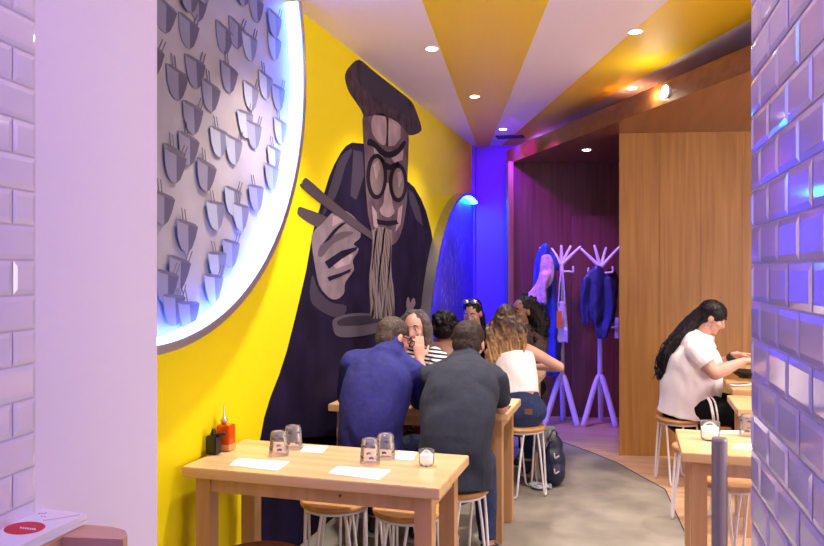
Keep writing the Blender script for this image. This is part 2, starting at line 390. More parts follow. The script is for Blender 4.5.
# plain door leaf in the alcove with a lever handle
dl, dr = CZ((572-412)/740*7.90, 7.90), CZ((640-412)/740*7.90, 7.90)
bm = B(); obox(bm, dl-nn*.0, (dr-dl), nn*.035, V((0, 0, 2.15))); door = struct('door_1', bm, 'oakdoor', bevel=.002)
bm = B(); hp = D(616, 327, 7.9)-nn*.005
box(bm, hp.x-.015, hp.x+.025, hp.y-.02, hp.y+.0, hp.z-.12, hp.z+.1)
tube(bm, [hp+V((0, -.01, 0)), hp+V((0, -.05, 0)), hp+V((-.06, -.05, 0)), hp+V((-.13, -.045, 0))], .011, cap='round'); obj('door_handle', bm, 'white', door)
# projecting block right of the coat racks
pl, pr = CZ((619-412)/740*6.25, 6.25), CZ(3.9, 6.25-.09*2.1)
boards('wall_panelled', pl, pr, 0, SO, .335, 'oak', .06, .0012, .5, V((.12, 1, 0)).normalized())
# ---------------------------------------------------------------- lamps
def lamp(name, loc, energy, col, size=.05, spot=98, blend=.7, rot=(0, 0, 0)):
    l = bpy.data.lights.new(name, 'SPOT'); l.energy = energy; l.color = col; l.shadow_soft_size = size
    l.spot_size = math.radians(spot); l.spot_blend = blend
    o = bpy.data.objects.new(name, l); C.objects.link(o); o.location = loc; o.rotation_euler = rot; return o
first = None
dls = [(-1.27, 4.73, CEIL, 'ceiling downlight on the white stripe nearest the mural beret'), (-1.27, 6.12, CEIL, 'ceiling downlight on the narrow yellow stripe'),
       (-1.28, 7.6, CEIL, 'ceiling downlight closest to the blue end wall'), (.02, 4.75, CEIL, 'brightest ceiling downlight on the edge of the wide yellow stripe'),
       (0., 6.2, CEIL, 'ceiling downlight on the white stripe beside the wooden canopy')]
so = G(586.5, 149.5, SO); dls.append((so.x, so.y, SO, 'downlight in the wooden soffit above the coat racks'))
hid = [(-1.27, 3.3, CEIL), (0, 3.3, CEIL), (-1.0, 1.0, CEIL), (0, 1.9, CEIL), (1.1, 5.3, SO), (2.1, 5.4, SO), (1.3, 3.6, SO)]
WARM = (1, .86, .76)
def downlight(x, y, z, lab):
    root = thing('downlight', lab, 'ceiling light', (x, y, z), 'ceiling downlights')
    b1 = B(); lathe(b1, [(.034, 0), (.034, -.004), (.048, -.006), (.052, -.002), (.052, 0)], (x, y, z)); obj('rim', b1, 'white', root)
    b2 = B(); lathe(b2, [(.001, -.0045), (.0335, -.0045), (.0335, -.007), (.001, -.0075)], (x, y, z)); obj('bulb', b2, 'lamp', root)
    return root
dproto = downlight(*dls[0])
for x, y, z, lab in dls[1:]: dup(dproto, (x, y, z), label=lab)
for x, y, z in hid: dup(dproto, (x, y, z), label='ceiling downlight over the tables outside the picture', group='downlights outside the picture')
EN = {0: 85, 1: 55, 2: 5, 3: 100, 4: 85, 5: 16}
for i, (x, y, z, lab) in enumerate(dls): lamp('downlight_beam', (x, y, z-.02), EN[i], WARM)
for i, (x, y, z) in enumerate(hid): lamp('downlight_beam', (x, y, z-.02), (190, 150, 6, 10, 130, 80, 140)[i], WARM)
fp = G(666.7, 91.5, 2.8)      # glowing disc stands in for a lamp's reflection on the canopy front
tt = 0
a0 = V((fl.x, fl.y)); ad = V((fdir.x, fdir.y)); 
rd = D(666.7, 91.5, 1)-V((0, 0, H)); # intersect view ray with fascia plane
den = rd.x*ad.y-rd.y*ad.x; k = (a0.x*ad.y-a0.y*ad.x)/den; fp = V((rd.x*k, rd.y*k, H+rd.z*k))
fnrm = V((fdir.y, -fdir.x, 0)); fnrm = fnrm if fnrm.x < 0 else -fnrm
root = thing('reflection_spot', 'small glowing disc imitating a lamp reflection on the wooden canopy front', 'reflection', fp)
b1 = B(); bmesh.ops.create_cone(b1, cap_ends=True, segments=24, radius1=.05, radius2=.045, depth=.012, matrix=Matrix.Translation(fp+fnrm*.006) @ fnrm.to_track_quat('Z', 'Y').to_matrix().to_4x4()); obj('rim', b1, 'white', root)
b1 = B(); bmesh.ops.create_cone(b1, cap_ends=True, segments=24, radius1=.038, radius2=.036, depth=.006, matrix=Matrix.Translation(fp+fnrm*.0155) @ fnrm.to_track_quat('Z', 'Y').to_matrix().to_4x4()); obj('bulb', b1, 'lamp', root)
gl = fp+fnrm*.05+fdir*-.12
lp = bpy.data.lights.new('reflection_glow', 'POINT'); lp.energy = 2.2; lp.color = (1, .85, .6); lp.shadow_soft_size = .02  # added light for the hot spot reflected beside the disc
o = bpy.data.objects.new('reflection_glow', lp); C.objects.link(o); o.location = gl
# violet light tubes (added for the violet cast, above and behind the viewpoint and at the end wall)
def violet(x, y, L, lab, e, ax='X', energy=None, z=CEIL):
    root = thing('fill_tube', lab, 'added light tube', (x, y, z), None)
    d = V((L/2, 0, 0)) if ax == 'X' else V((0, L/2, 0))
    b1 = B(); p = V((x, y, z-.012)); tube(b1, [p-d, p+d], [(.03, .012)]*2, segs=8, wide=(0, 1, 0) if ax == 'X' else (1, 0, 0)); obj('housing', b1, 'white', root)
    b1 = B(); p = V((x, y, z-.045)); tube(b1, [p-d*.98, p+d*.98], .018, segs=10, cap='round'); obj('tube', b1, 'lampv', root)
    l = bpy.data.lights.new('violet_light', 'AREA'); l.shape = 'RECTANGLE'; l.size = L; l.size_y = .08; l.energy = energy; l.color = (.36, .20, 1.)
    o = bpy.data.objects.new('violet_light', l); C.objects.link(o); o.location = (x, y, z-.08)
    if ax == 'Y': o.rotation_euler = (0, 0, math.pi/2)
violet(-.45, .35, 1.2, 'added violet light tube on the ceiling over the entrance', 1, energy=9.5)
violet(-.45, -.9, 1.2, 'added violet light tube on the ceiling behind the entrance', 1, energy=10.5)
violet(-.62, 8.2, .8, 'added violet light tube at the ceiling end', 1, energy=5)
def vspot(loc, e, col, rx, rz, sp=80): lamp('violet_beam', loc, e, col, .05, sp, .9, (math.radians(rx), 0, math.radians(rz)))  # added violet spots without fixtures, for the end wall glow
vspot((-1.1, 7.0, CEIL-.04), 110, (.22, .0, 1.), 62, 8, 80)
vspot((-1.2, 7.6, CEIL-.04), 120, (.02, .0, 1.), 30, 12, 85)
lfill = bpy.data.lights.new('fill_light', 'AREA'); lfill.shape = 'RECTANGLE'; lfill.size = 3.4; lfill.size_y = 2.2; lfill.energy = 7; lfill.color = (.72, .70, 1.)  # added fill light behind the viewpoint, given a made-up window frame
o = bpy.data.objects.new('fill_light', lfill); C.objects.link(o); o.location = (.2, -1.40, 1.6); o.rotation_euler = (math.radians(90), 0, math.pi)
o.rotation_euler = (math.radians(-90), 0, math.pi)
b = B()
for x0, x1, z0, z1 in ((-1.6, 2.0, .42, .5), (-1.6, 2.0, 2.70, 2.78), (-1.6, -1.52, .5, 2.7), (1.92, 2.0, .5, 2.7), (.16, .24, .5, 2.7)): box(b, x0, x1, -1.499, -1.42, z0, z1)
struct('added_window_1', b, 'white')  # made-up frame around the rear fill light
lr = bpy.data.lights.new('fill_light', 'AREA'); lr.shape = 'RECTANGLE'; lr.size = 3.5; lr.size_y = 1.9; lr.energy = 110; lr.color = (1., .90, .82)  # added warm fill light from the right, out of view
o = bpy.data.objects.new('fill_light', lr); C.objects.link(o); o.location = (4.1, 3.4, 1.5); o.rotation_euler = (math.radians(90), 0, math.radians(90))
b = B()
for y0, y1, z0, z1 in ((1.6, 5.2, .42, .5), (1.6, 5.2, 2.50, 2.58), (1.6, 1.68, .5, 2.5), (5.12, 5.2, .5, 2.5), (3.36, 3.44, .5, 2.5)): box(b, 4.13, 4.199, y0, y1, z0, z1)
struct('added_window_2', b, 'white')  # made-up frame around the right-hand fill light
tag(obj('ceiling_vent', (lambda b: (box(b, -1.42, -1.12, 7.95, 8.12, CEIL-.012, CEIL-.0015), b)[1])(B()), 'vent'), 'small dark ventilation slot in the ceiling by the end wall', 'vent')
lamp('coat_beam', (-1.0, 6.6, CEIL-.03), 230, (.26, .05, 1.), .06, 62, .8, (math.radians(38), 0, math.radians(-28)))  # added violet spot without a fixture, tints the coats and racks
# ---------------------------------------------------------------- round wall discs
def arc_ring(bm, cy, cz, xs, rin, rout, ylim, zlim, n=160, mi=0):
    """ring solid between radii on plane range xs, kept inside limits"""
    ang = [2*math.pi*i/n for i in range(n+1)]
    def ok(a):
        y, z = cy+rout*math.cos(a), cz+rout*math.sin(a); return ylim[0] <= y <= ylim[1] and zlim[0] <= z <= zlim[1]
    for a, b_ in zip(ang, ang[1:]):
        if ok(a) and ok(b_):
            q = [V((x, cy+r*math.cos(t), cz+r*math.sin(t))) for t in (a, b_) for r in (rin, rout) for x in xs]
            v = [bm.verts.new(p) for p in q]
            for f in ((0, 1, 3, 2), (4, 6, 7, 5), (0, 4, 5, 1), (2, 3, 7, 6), (0, 2, 6, 4), (1, 5, 7, 3)): bm.faces.new([v[i] for i in f]).material_index = mi
    bmesh.ops.remove_doubles(bm, verts=bm.verts[:], dist=1e-4)
def disc_face(cy, cz, x, r, ylim, zlim, n=96):
    pts = []
    for i in range(n):
        a = 2*math.pi*i/n; y, z = cy+r*math.cos(a), cz+r*math.sin(a)
        pts.append((max(ylim[0], min(ylim[1], y)), max(zlim[0], min(zlim[1], z))))
    out = []
    for p in pts:
        if not out or (V(p)-V(out[-1])).length > .004: out.append(p)
    return [V((x, *p)) for p in out]
def wall_disc(lab, cy, cz, R, ylim, zlim, leds, extra=None):
    depth = .10; x0, x1 = WX+.002, WX+depth
    root = thing('round_wall_light', lab, 'wall decoration', (WX, cy if cy < YEND else 7, max(cz-R, .5)))
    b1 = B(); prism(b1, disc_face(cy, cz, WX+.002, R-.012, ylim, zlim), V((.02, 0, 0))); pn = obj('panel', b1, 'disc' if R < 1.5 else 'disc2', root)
    b1 = B(); arc_ring(b1, cy, cz, (x0, x1), R-.008, R, ylim, zlim); arc_ring(b1, cy, cz, (x1-.006, x1+.002), R-.022, R+.014, ylim, zlim); obj('rim', b1, 'chrome', root)
    for (zr, m, nm) in leds:
        b1 = B(); arc_ring(b1, cy, cz, (WX+.024, x1-.009), R-.036, R-.009, ylim, zr); obj(nm, b1, m, root)
    return root, pn
d1, pn1 = wall_disc('large grey round panel printed with noodle cups, edged by a glowing blue-white light', 2.352, 2.585, 1.332, (1.775, 9), (1.2, CEIL-.005), [((1.2, CEIL-.005), 'led', 'led_strip')])
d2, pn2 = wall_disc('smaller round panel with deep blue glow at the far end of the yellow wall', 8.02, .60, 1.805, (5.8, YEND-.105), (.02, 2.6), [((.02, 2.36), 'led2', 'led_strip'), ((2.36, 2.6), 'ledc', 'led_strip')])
# printed cups on the large panel (pixel position, half sizes in metres, tilt)
cups = [(155, 15, 0), (65, 45, 0), (130, 90, 0), (228, 108, 0), (262, 95, 0), (298, 130, 1), (315, 25, 0), (365, 130, 1), (98, 230, 0), (148, 200, 0), (190, 265, 0), (240, 215, 0), (340, 235, 1),
        (300, 265, 1), (375, 268, 1), (140, 325, 0), (380, 360, 1), (285, 340, 1), (308, 370, 1), (212, 390, 1), (252, 412, 1), (88, 445, 0), (127, 410, 0), (175, 480, 0), (362, 435, 1), (365, 485, 1)]
cups = [(140+x/2.73, y/2.73, k) for x, y, k in cups]
cups += [(150+x/2.872, 160+y/2.872, k) for x, y, k in [(65, 20, 0), (155, 48, 0), (345, 50, 1), (300, 110, 1), (232, 120, 1), (183, 160, 1), (255, 165, 1), (28, 140, 0), (98, 220, 0), (225, 270, 1), (187, 305, 1), (75, 325, 0), (38, 365, 0), (175, 370, 1), (60, 432, 0), (103, 450, 0), (320, 178, 1)]]
cups += [(148, 60, 0), (240, -8, 0), (200, -12, 1), (272, 25, 1), (186, -3, 0)]
for (u, v, k) in cups:
    p = OW(u, v, WX+.024)
    if p.z > CEIL-.05: continue
    w, h, rot = .078, .063, random.uniform(-.22, -.02) if k == 0 else random.uniform(-.15, .05)
    if (p.y+w-2.352)**2+(p.z-h*0-2.585)**2 > 1.29**2: continue
    b1 = B(); cr, sr = math.cos(rot), math.sin(rot); cn = cups.index((u, v, k))*.0003
    def T2(a, b_): 
        q = V((p.x+cn, p.y+a*cr-b_*sr, min(CEIL-.012, p.z+a*sr+b_*cr))); return q
    def ok(pts): return True
    L = [T2(-w, h*.9), T2(-.2*w+.02, h*.9), T2(.1*w+.016, -h*.98), T2(-.12*w, -h), T2(-.45*w, -h*.8), T2(-.78*w, -h*.15)]
    Rr = [T2(-.2*w+.02, h*.9), T2(w, h*.9), T2(.85*w, h*.1), T2(.62*w, -h*.6), T2(.35*w, -h*.92), T2(.1*w+.016, -h*.98)]
    prism(b1, L, V((.0012, 0, 0)), 0); prism(b1, Rr, V((.0012, 0, 0)), 1)
    prism(b1, [T2(-w, h*.9), T2(-.6*w, h*1.02), T2(.7*w, h*1.02), T2(w, h*.9), T2(.6*w, h*.8), T2(-.6*w, h*.8)], V((.0018, 0, 0)), 2)
    s = 1 if random.random() < .5 else -1
    for q in (0, .022): prism(b1, [T2(s*.45*w+q, h), T2(s*.45*w+q+.005, h), T2(s*.62*w+q+.005+s*.004, h*1.75), T2(s*.62*w+q+s*.004, h*1.75)], V((.0015, 0, 0)), 2)
    light = k and random.random() < .75
    obj('printed_cup', b1, ['cupl' if light else ('cupm' if k == 0 else 'cupm2'), 'cupd2' if k else 'cupd', 'cupr'], pn1)
# sparkling film print on the second disc
b1 = B()
for i in range(140):
    a = random.random(); y = 6.62+random.random()*1.5; z = 1.1+random.random()*.95
    if (y-8.02)**2+(z-.6)**2 < 1.68**2: tube(b1, [V((WX+.0225, y, z)), V((WX+.0225, y+random.uniform(-.02, .02), z+random.uniform(.02, .07)))], [(.006, .001)]*2, segs=5, wide=(0, 1, 0))
obj('printed_streaks', b1, 'cupl', pn2)
# ---------------------------------------------------------------- mural
mural = thing('wall_mural', 'painted mural of a chef in beret and glasses lifting noodles with chopsticks on yellow wall', 'mural', (WX, 4.6, 0))
lay = [0]
def mpoly(bm, pts, layer, mi=0, dz=None):
    if len(pts) > 6:      # round the outline
        n = len(pts); out = []
        for i in range(n):
            p0, p1, p2, p3 = pts[i-1], pts[i], pts[(i+1) % n], pts[(i+2) % n]
            for t in (0, .33, .67): out.append(tuple(.5*(2*b+(c-a)*t+(2*a-5*b+4*c-d)*t*t+(3*b-a-3*c+d)*t**3) for a, b, c, d in zip(p0, p1, p2, p3)))
        pts = out
    prism(bm, [V((WX+.0002, *OW(u, v, WX)[1:])) for u, v in pts], V((.0012*layer, 0, 0)), mi)
def cs(pts, o, k): return [(o[0]+x/k, o[1]+y/k) for x, y in pts]
def mell(cx, cy, rx, ry, n=24, rot=0): return [(cx+rx*math.cos(2*math.pi*i/n)*math.cos(rot)-ry*math.sin(2*math.pi*i/n)*math.sin(rot), cy+rx*math.cos(2*math.pi*i/n)*math.sin(rot)+ry*math.sin(2*math.pi*i/n)*math.cos(rot)) for i in range(n)]
b1 = B()
coat = [(366, 144), (352, 142.5), (346, 146), (340.5, 153), (334, 165), (329, 177), (322, 200), (317, 217), (313, 231), (306, 271), (300, 297), (295, 318), (287, 350), (279, 375), (270, 398), (264, 418), (260, 440), (255, 470), (252, 500), (250, 535), (251, 575)]
low = OW(251, 575); 
coat2 = [(440, 450), (432, 380), (430, 345), (429, 310), (431, 275), (433.5, 247), (431, 230), (426, 211), (421, 199), (414, 187), (406, 180)]
poly = [V((WX+.0002, *OW(u, v)[1:])) for u, v in coat if OW(u, v).z > .02]
poly += [V((WX+.0002, OW(250, 540).y, .004)), V((WX+.0002, OW(440, 450).y, .004))]
poly += [V((WX+.0002, *OW(u, v)[1:])) for u, v in coat2]
prism(b1, poly, V((.0012, 0, 0)))
mpoly(b1, [(333, 176), (338, 160), (345, 152), (352, 150), (345, 166), (338, 190), (330, 205), (322, 214)], 2, 1)
mpoly(b1, [(353, 150), (362, 152), (364, 175), (356, 200), (350, 196), (352, 170)], 2, 1)
mpoly(b1, [(408, 190), (413, 193), (419, 207), (423, 226), (416, 220), (410, 204)], 2, 1)
mpoly(b1, [(312, 275), (318, 290), (330, 302), (346, 306), (340, 318), (322, 312), (310, 300)], 2, 1)
obj('painted_coat', b1, ['m_coat', 'm_coatl'], mural)
b1 = B(); mpoly(b1, [(364, 108), (388, 112), (407, 122), (407, 180), (406, 205), (402, 228), (396, 242), (386, 246), (376, 240), (369, 222), (366, 195), (364.5, 160)], 3)
face = obj('painted_face', b1, 'm_face', mural)
b1 = B()
mpoly(b1, [(372, 117), (378, 114), (385, 116), (386, 134), (384, 145), (377, 141), (371, 130)], 4)
mpoly(b1, [(388, 117), (395, 119), (400, 126), (400, 138), (394, 146), (387.5, 146)], 4)
mpoly(b1, [(373, 146), (379, 148), (384, 155), (380, 158), (374, 155)], 4); mpoly(b1, [(390, 156), (398, 152), (403, 150), (402, 160), (394, 163)], 4)
mpoly(b1, [(385, 185), (389, 185), (392, 205), (394, 212), (389, 217), (383, 216), (379, 210), (383, 203)], 4)
mpoly(b1, [(371, 205), (376, 212), (378, 230), (373, 226)], 4); mpoly(b1, [(398, 208), (402, 205), (400, 224), (395, 232)], 4)
obj('highlights', b1, 'm_facel', face)
def eline(pts):
    b1 = B(); mpoly(b1, pts, 5); obj('painted_line', b1, 'm_faced', face)
eline([(368, 139), (374, 141), (382, 149), (388, 152), (396, 149), (403, 141), (405, 144), (398, 154), (389, 158), (380, 155), (373, 147), (367, 145)])
eline([(376, 219), (385, 221), (396, 220), (398, 224), (388, 226), (377, 224)]); eline([(386, 116), (387.5, 116), (387.5, 146), (386, 146)])
eline([(379, 158), (384, 160), (384, 164), (378, 162)]); eline([(391, 164), (398, 161), (399, 165), (392, 168)])

b1 = B()
for cx, cy, rx, ry in ((376, 176.5, 9.4, 22), (397.5, 183, 8.4, 18.5)): mpoly(b1, mell(cx, cy, rx+.9, ry+.8), 5, 0); mpoly(b1, mell(cx, cy, rx-2.7, ry-3.6), 6, 1)
mpoly(b1, [(382, 161), (388, 164), (394, 166), (394, 170), (387, 170), (383, 167)], 6, 0); mpoly(b1, [(372, 165), (377, 160), (379, 168), (375, 180)], 7, 2); mpoly(b1, [(396, 173), (400, 171), (401, 180), (398, 188)], 7, 2)
obj('painted_glasses', b1, ['m_faced', 'm_lens', 'm_facel'], mural)
b1 = B(); mpoly(b1, [(358.8, 59.8), (350, 66), (345.2, 74), (345.5, 82), (349, 92), (355, 101), (361, 110), (365, 117), (374, 115), (386, 117), (398, 123), (405, 131), (409.7, 135.3), (416, 134), (420.5, 131), (420.7, 126), (416, 112), (411, 101.5), (399, 91.5), (385, 80.5), (371, 69.5)], 4)
mpoly(b1, [(362, 66), (380, 80), (405, 101), (411, 118), (395, 108), (375, 98), (360, 84)], 5, 1)
obj('painted_beret', b1, ['m_beret', 'm_coatl'], mural)
b1 = B()
mpoly(b1, cs([(225, 130), (238, 105), (262, 85), (300, 45), (340, 38), (375, 60), (395, 90), (400, 135), (375, 160), (394, 180), (372, 220), (376, 255), (345, 300), (340, 340), (312, 362), (282, 352), (250, 310), (235, 240), (225, 170)], (250, 200), 3.64), 3, 0)
mpoly(b1, cs([(255, 165), (300, 130), (335, 115), (375, 120), (300, 160), (262, 205), (245, 200)], (250, 200), 3.64), 4, 1)
mpoly(b1, cs([(270, 225), (330, 185), (388, 170), (385, 182), (330, 215), (285, 250)], (250, 200), 3.64), 5, 2)
mpoly(b1, cs([(280, 280), (330, 265), (365, 250), (362, 262), (320, 282), (285, 295)], (250, 200), 3.64), 5, 2)
mpoly(b1, cs([(262, 160), (300, 110), (330, 85), (350, 80), (320, 105), (285, 145)], (250, 200), 3.64), 5, 2)
mpoly(b1, cs([(300, 60), (340, 48), (360, 62), (330, 80), (295, 98)], (250, 200), 3.64), 4, 3)
mpoly(b1, cs([(290, 215), (345, 190), (372, 200), (362, 232), (310, 250)], (250, 200), 3.64), 4, 3)
obj('painted_hand', b1, ['m_hand', 'm_handd', 'm_coat', 'm_facel'], mural)
for pts in ([(301.5, 183), (304, 179), (308, 180), (333, 202), (374, 235), (376, 240), (373, 241), (330, 211), (302, 188)], [(297.5, 211), (299, 207), (305, 208.5), (328, 218), (325, 228), (314, 226), (299, 216)]):
    b1 = B(); mpoly(b1, pts, 6 if pts[0][0] > 300 else 2, 0); pts2 = [(x, y-1.2) for x, y in pts[:4]]; obj('painted_chopstick', b1, 'm_stick', mural)
b1 = B()
for i in range(15):
    t = i/14; x0 = 372+17*t; x1 = 369+24*t+random.uniform(-1, 1); top = 231-3*math.sin(t*3.14); n = 10
    a = [(x0+(x1-x0)*k/(n-1)+1.1*math.sin(k*.9+i), top+(318-top)*k/(n-1)) for k in range(n)]
    w = .55 if i % 2 else .85
    mpoly(b1, [(x-w, y) for x, y in a]+[(x+w, y) for x, y in a[::-1]], 7)
obj('painted_noodles', b1, 'm_noodle', mural)
b1 = B(); mpoly(b1, cs([(300, 440), (330, 422), (380, 412), (440, 414), (500, 425), (540, 430), (530, 455), (490, 475), (440, 488), (380, 498), (325, 498), (304, 482)], (250, 200), 3.64), 4, 0)
mpoly(b1, cs([(318, 440), (350, 426), (400, 420), (450, 422), (520, 432), (500, 440), (420, 452), (350, 458), (320, 455)], (250, 200), 3.64), 5, 1)
obj('painted_bowl', b1, ['m_bowl', 'm_bowld'], mural)
b1 = B(); mpoly(b1, [(407, 312), (406, 303), (408, 297), (410, 303), (411.5, 300), (413.5, 298), (415, 303), (413, 309), (412, 316), (408, 316)], 3); obj('painted_fork', b1, 'm_hand', mural)
# ================================================================ FURNITURE
TW, TD, TH_ = 1.09, .52, .752
def make_table(x0, y0, label, w=TW, d=TD):
    x1, y1 = x0+w, y0+d; cx, cy = (x0+x1)/2, (y0+y1)/2
    r = thing('dining_table', label, 'table', (cx, cy, 0), 'pale wooden dining tables')
    b = B(); box(b, x0, x1, y0, y1, TH_-.042, TH_); obj('tabletop', b, 'table', r, bevel=.003)
    i = .04; L = .068
    b = B()
    box(b, x0+i+L, x1-i-L, y0+i+.008, y0+i+.03, TH_-.107, TH_-.042); box(b, x0+i+L, x1-i-L, y1-i-.03, y1-i-.008, TH_-.107, TH_-.042)
    box(b, x0+i+.008, x0+i+.03, y0+i+L, y1-i-L, TH_-.107, TH_-.042); box(b, x1-i-.03, x1-i-.008, y0+i+L, y1-i-L, TH_-.107, TH_-.042)
    obj('apron', b, 'tleg', r)
    for lx in (x0+i, x1-i-L):
        for ly in (y0+i, y1-i-L):
            b = B(); box(b, lx, lx+L, ly, ly+L, 0, TH_-.042); obj('leg', b, 'tleg', r, bevel=.002)
    return r
t1 = make_table(-1.77, 2.638, 'pale wooden dining table in front, set with upturned tumblers and sauce bottles')
b = B(); bmesh.ops.create_cone(b, cap_ends=True, segments=12, radius1=.005, radius2=.005, depth=.004, matrix=Matrix.Translation((-1.09, 2.684, .678)) @ Matrix.Rotation(math.pi/2, 4, 'X')); obj('screw_hole', b, 'vent', t1)
def tdup(x0, y0, lab): return dup(t1, (x0+TW/2, y0+TD/2, 0), 0, lab)
t2 = tdup(-1.76, 4.14, 'wooden dining table the man in the blue blazer and the man in charcoal sit at')
t3 = tdup(-1.755, 5.52, 'wooden dining table behind the blonde-haired woman in the white top')
for t in (t2, t3):
    for k in kids(t):
        if k.name.startswith('screw'): bpy.data.objects.remove(k)
t4 = tdup(.212, 3.475, 'wooden dining table at the right with a candle glass, beside the grey post')
t5 = tdup(.59, 4.66, 'wooden dining table between the near right table and the one with the bowl')
t6 = tdup(.655, 5.43, 'wooden dining table at the right carrying the dark noodle bowl')
for t in (t4, t5, t6):
    for k in kids(t):
        if k.name.startswith('screw'): bpy.data.objects.remove(k)
SH = .48
def make_stool(label):
    r = thing('stool', label, 'stool', (0, 0, 0), 'hairpin stools')
    b = B(); lathe(b, [(0, SH-.028), (.160, SH-.028), (.168, SH-.022), (.170, SH-.010), (.165, SH-.001), (.158, SH), (0, SH)], segs=40); obj('seat', b, 'seat', r)
    b = B(); n = 28
    tube(b, [V((.148*math.cos(2*math.pi*i/n), .148*math.sin(2*math.pi*i/n), SH-.036)) for i in range(n+1)], .0075, segs=8); obj('seat_ring', b, 'white', r, smooth=True)
    for k in range(4):
        a = math.pi/4+k*math.pi/2; d = V((math.cos(a), math.sin(a), 0)); t = V((-d.y, d.x, 0)); pts = []
        for q in (-1, 1):
            seq = [d*.135+t*.060*q+V((0, 0, SH-.036)), d*.150+t*.045*q+V((0, 0, .30)), d*.166+t*.028*q+V((0, 0, .09)), d*.170+t*.022*q+V((0, 0, .032))]
            pts.append(seq)
        path = pts[0]+[d*.172-t*.013+V((0, 0, .013)), d*.172+V((0, 0, .008)), d*.172+t*.013+V((0, 0, .013))]+pts[1][::-1]
        b = B(); tube(b, path, .0075, segs=8, smoothn=40); obj('leg', b, 'white', r, smooth=True)
    return r
st = make_stool('hairpin stool with a wooden seat under the front table, left of two')
st.location = (-1.345, 3.262, 0); st.rotation_euler.z = .3
stools = [(-.975, 3.24, .6, 'hairpin stool with a wooden seat under the front table, right of two'),
 (-1.33, 3.68, .2, 'hairpin stool the man in the blue blazer sits on'), (-.85, 3.62, .75, 'hairpin stool the man in the charcoal shirt sits on'),
 (-1.37, 4.82, 0, 'hairpin stool under the grey-haired woman in stripes'), (-1.27, 5.30, .4, 'hairpin stool under the curly-haired person with a bare back'),
 (-.745, 5.20, .62, 'hairpin stool the blonde-haired woman sits on, beside the backpack'), (-1.3, 6.34, .4, 'hairpin stool under the woman with sunglasses on her head'),
 (-.95, 6.42, .4, 'hairpin stool under the woman with black curls'), (.335, 5.80, .5, 'hairpin stool the woman in the white shirt sits on'),
 (.406, 4.87, .5, 'hairpin stool just behind the near right table corner'), (.50, 4.15, .5, 'hairpin stool pushed in behind the near right table')]
for x, y, rz, lab in stools: dup(st, (x, y, 0), rz, lab)
ds = dup(st, (-1.345, 2.505, 0), .9, 'wooden stool, its seat darkened for table shade, just below the front edge of the front table')
for k in kids(ds):
    if k.name.startswith('seat') and 'ring' not in k.name: k.data = k.data.copy(); k.data.materials[0] = M['seatshade']
# ---------------------------------------------------------------- table settings
def make_tumbler(label, h=.103, rb=.043, rt=.034):
    r = thing('drinking_glass', label, 'glass', (0, 0, 0), 'upturned drinking glasses')
    b = B(); prof = [(rb, 0), (rb-.001, .02), (rt+.002, h-.012), (rt-.003, h), (rt-.008, h+.0005), (.0006, h-.001)]
    segs = 28; rings = [[b.verts.new((max(q, .0005)*math.cos(2*math.pi*j/segs), max(q, .0005)*math.sin(2*math.pi*j/segs), z)) for j in range(segs)] for q, z in prof]
    for a, c in zip(rings, rings[1:]):
        for j in range(segs): b.faces.new((a[j], a[(j+1) % segs], c[(j+1) % segs], c[j]))
    obj('tumbler', b, 'glass', r, smooth=True)
    b = B(); 
    for zc, off in ((.030, 0), (.075, .2)):
        for k in range(6):
            a = 2*math.pi*k/6+off; rr = (rb-(rb-rt)*zc/h)+.0006
            p = V((rr*math.cos(a), rr*math.sin(a), zc)); t = V((-math.sin(a), math.cos(a), 0))
            tube(b, [p-t*.009, p+t*.002+V((0, 0, .003)), p+t*.009-V((0, 0, .002))], [(.0045, .0006)]*3, segs=6, wide=(0, 0, 1))
    obj('printed_pattern', b, 'water', r)
    return r
gl1 = make_tumbler('upturned glass tumbler at the front left of the left pair')
def gp(u, v, z=TH_): p = G(u, v, z); return (p.x, p.y, z+.0008)
gl1.location = gp(279, 455)
for u, v, lab in ((293, 448.5, 'upturned glass tumbler at the back right of the left pair'), (370, 463.5, 'upturned glass tumbler at the front of the right pair'), (385.5, 458, 'upturned glass tumbler at the back of the right pair, nearer the charcoal man')):
    dup(gl1, gp(u, v), random.random(), lab)
dup(gl1, gp(748, 436), .3, 'upturned glass tumbler on the right table by the tiled wall')
def candle(u, v, lab, s=1):
    p = V(gp(u, v)); r = thing('candle_glass', lab, 'candle holder', p)
    b = B(); lathe(b, [(.026*s, .0), (.031*s, .01), (.033*s, .065*s)], p); obj('holder', b, 'glass', r, smooth=True)
    b = B(); lathe(b, [(.001, .0125), (.0262*s, .0125), (.0290*s, .045*s), (.001, .044*s)], p, 16); obj('candle', b, 'wax', r, smooth=True)
candle(426.5, 465.5, 'small candle glass near the right end of the front table'); candle(710, 440, 'candle glass on the right table beside the grey post', 1.35)
def sheet(pts, lab, z=TH_, n=2):
    P = [G(u, v, z+.001) for u, v in pts]; c = sum((p for p in P), V())/len(P)
    b = B()
    for k in range(n):
        q = [V((c.x+(p.x-c.x)*(1-.03*k)+.004*k, c.y+(p.y-c.y)*(1-.05*k)+.003*k, z+.0006+.0016*k)) for p in P]; prism(b, q, V((0, 0, .0014)))
    tag(obj('napkin', b, 'paper', loc=(c.x, c.y, z)), lab, 'napkin', 'white paper napkins')
sheet([(229, 465.5), (238, 458.5), (290, 462), (277, 471)], 'white paper napkin in front of the left pair of tumblers')
sheet([(328, 473.5), (337, 466.5), (391, 470.5), (379, 480)], 'white paper napkin in front of the right pair of tumblers')
sheet([(300, 452), (305, 445.5), (328, 446.5), (322, 453)], 'white paper napkin behind the left pair of tumblers')
sheet([(394, 459), (398, 451), (416, 452.5), (412, 460.5)], 'white paper napkin between the right pair of tumblers and the candle')
sheet([(535, 371), (536, 367), (545, 367.5), (545, 371.5)], 'white paper on the far table beside the outstretched arm')
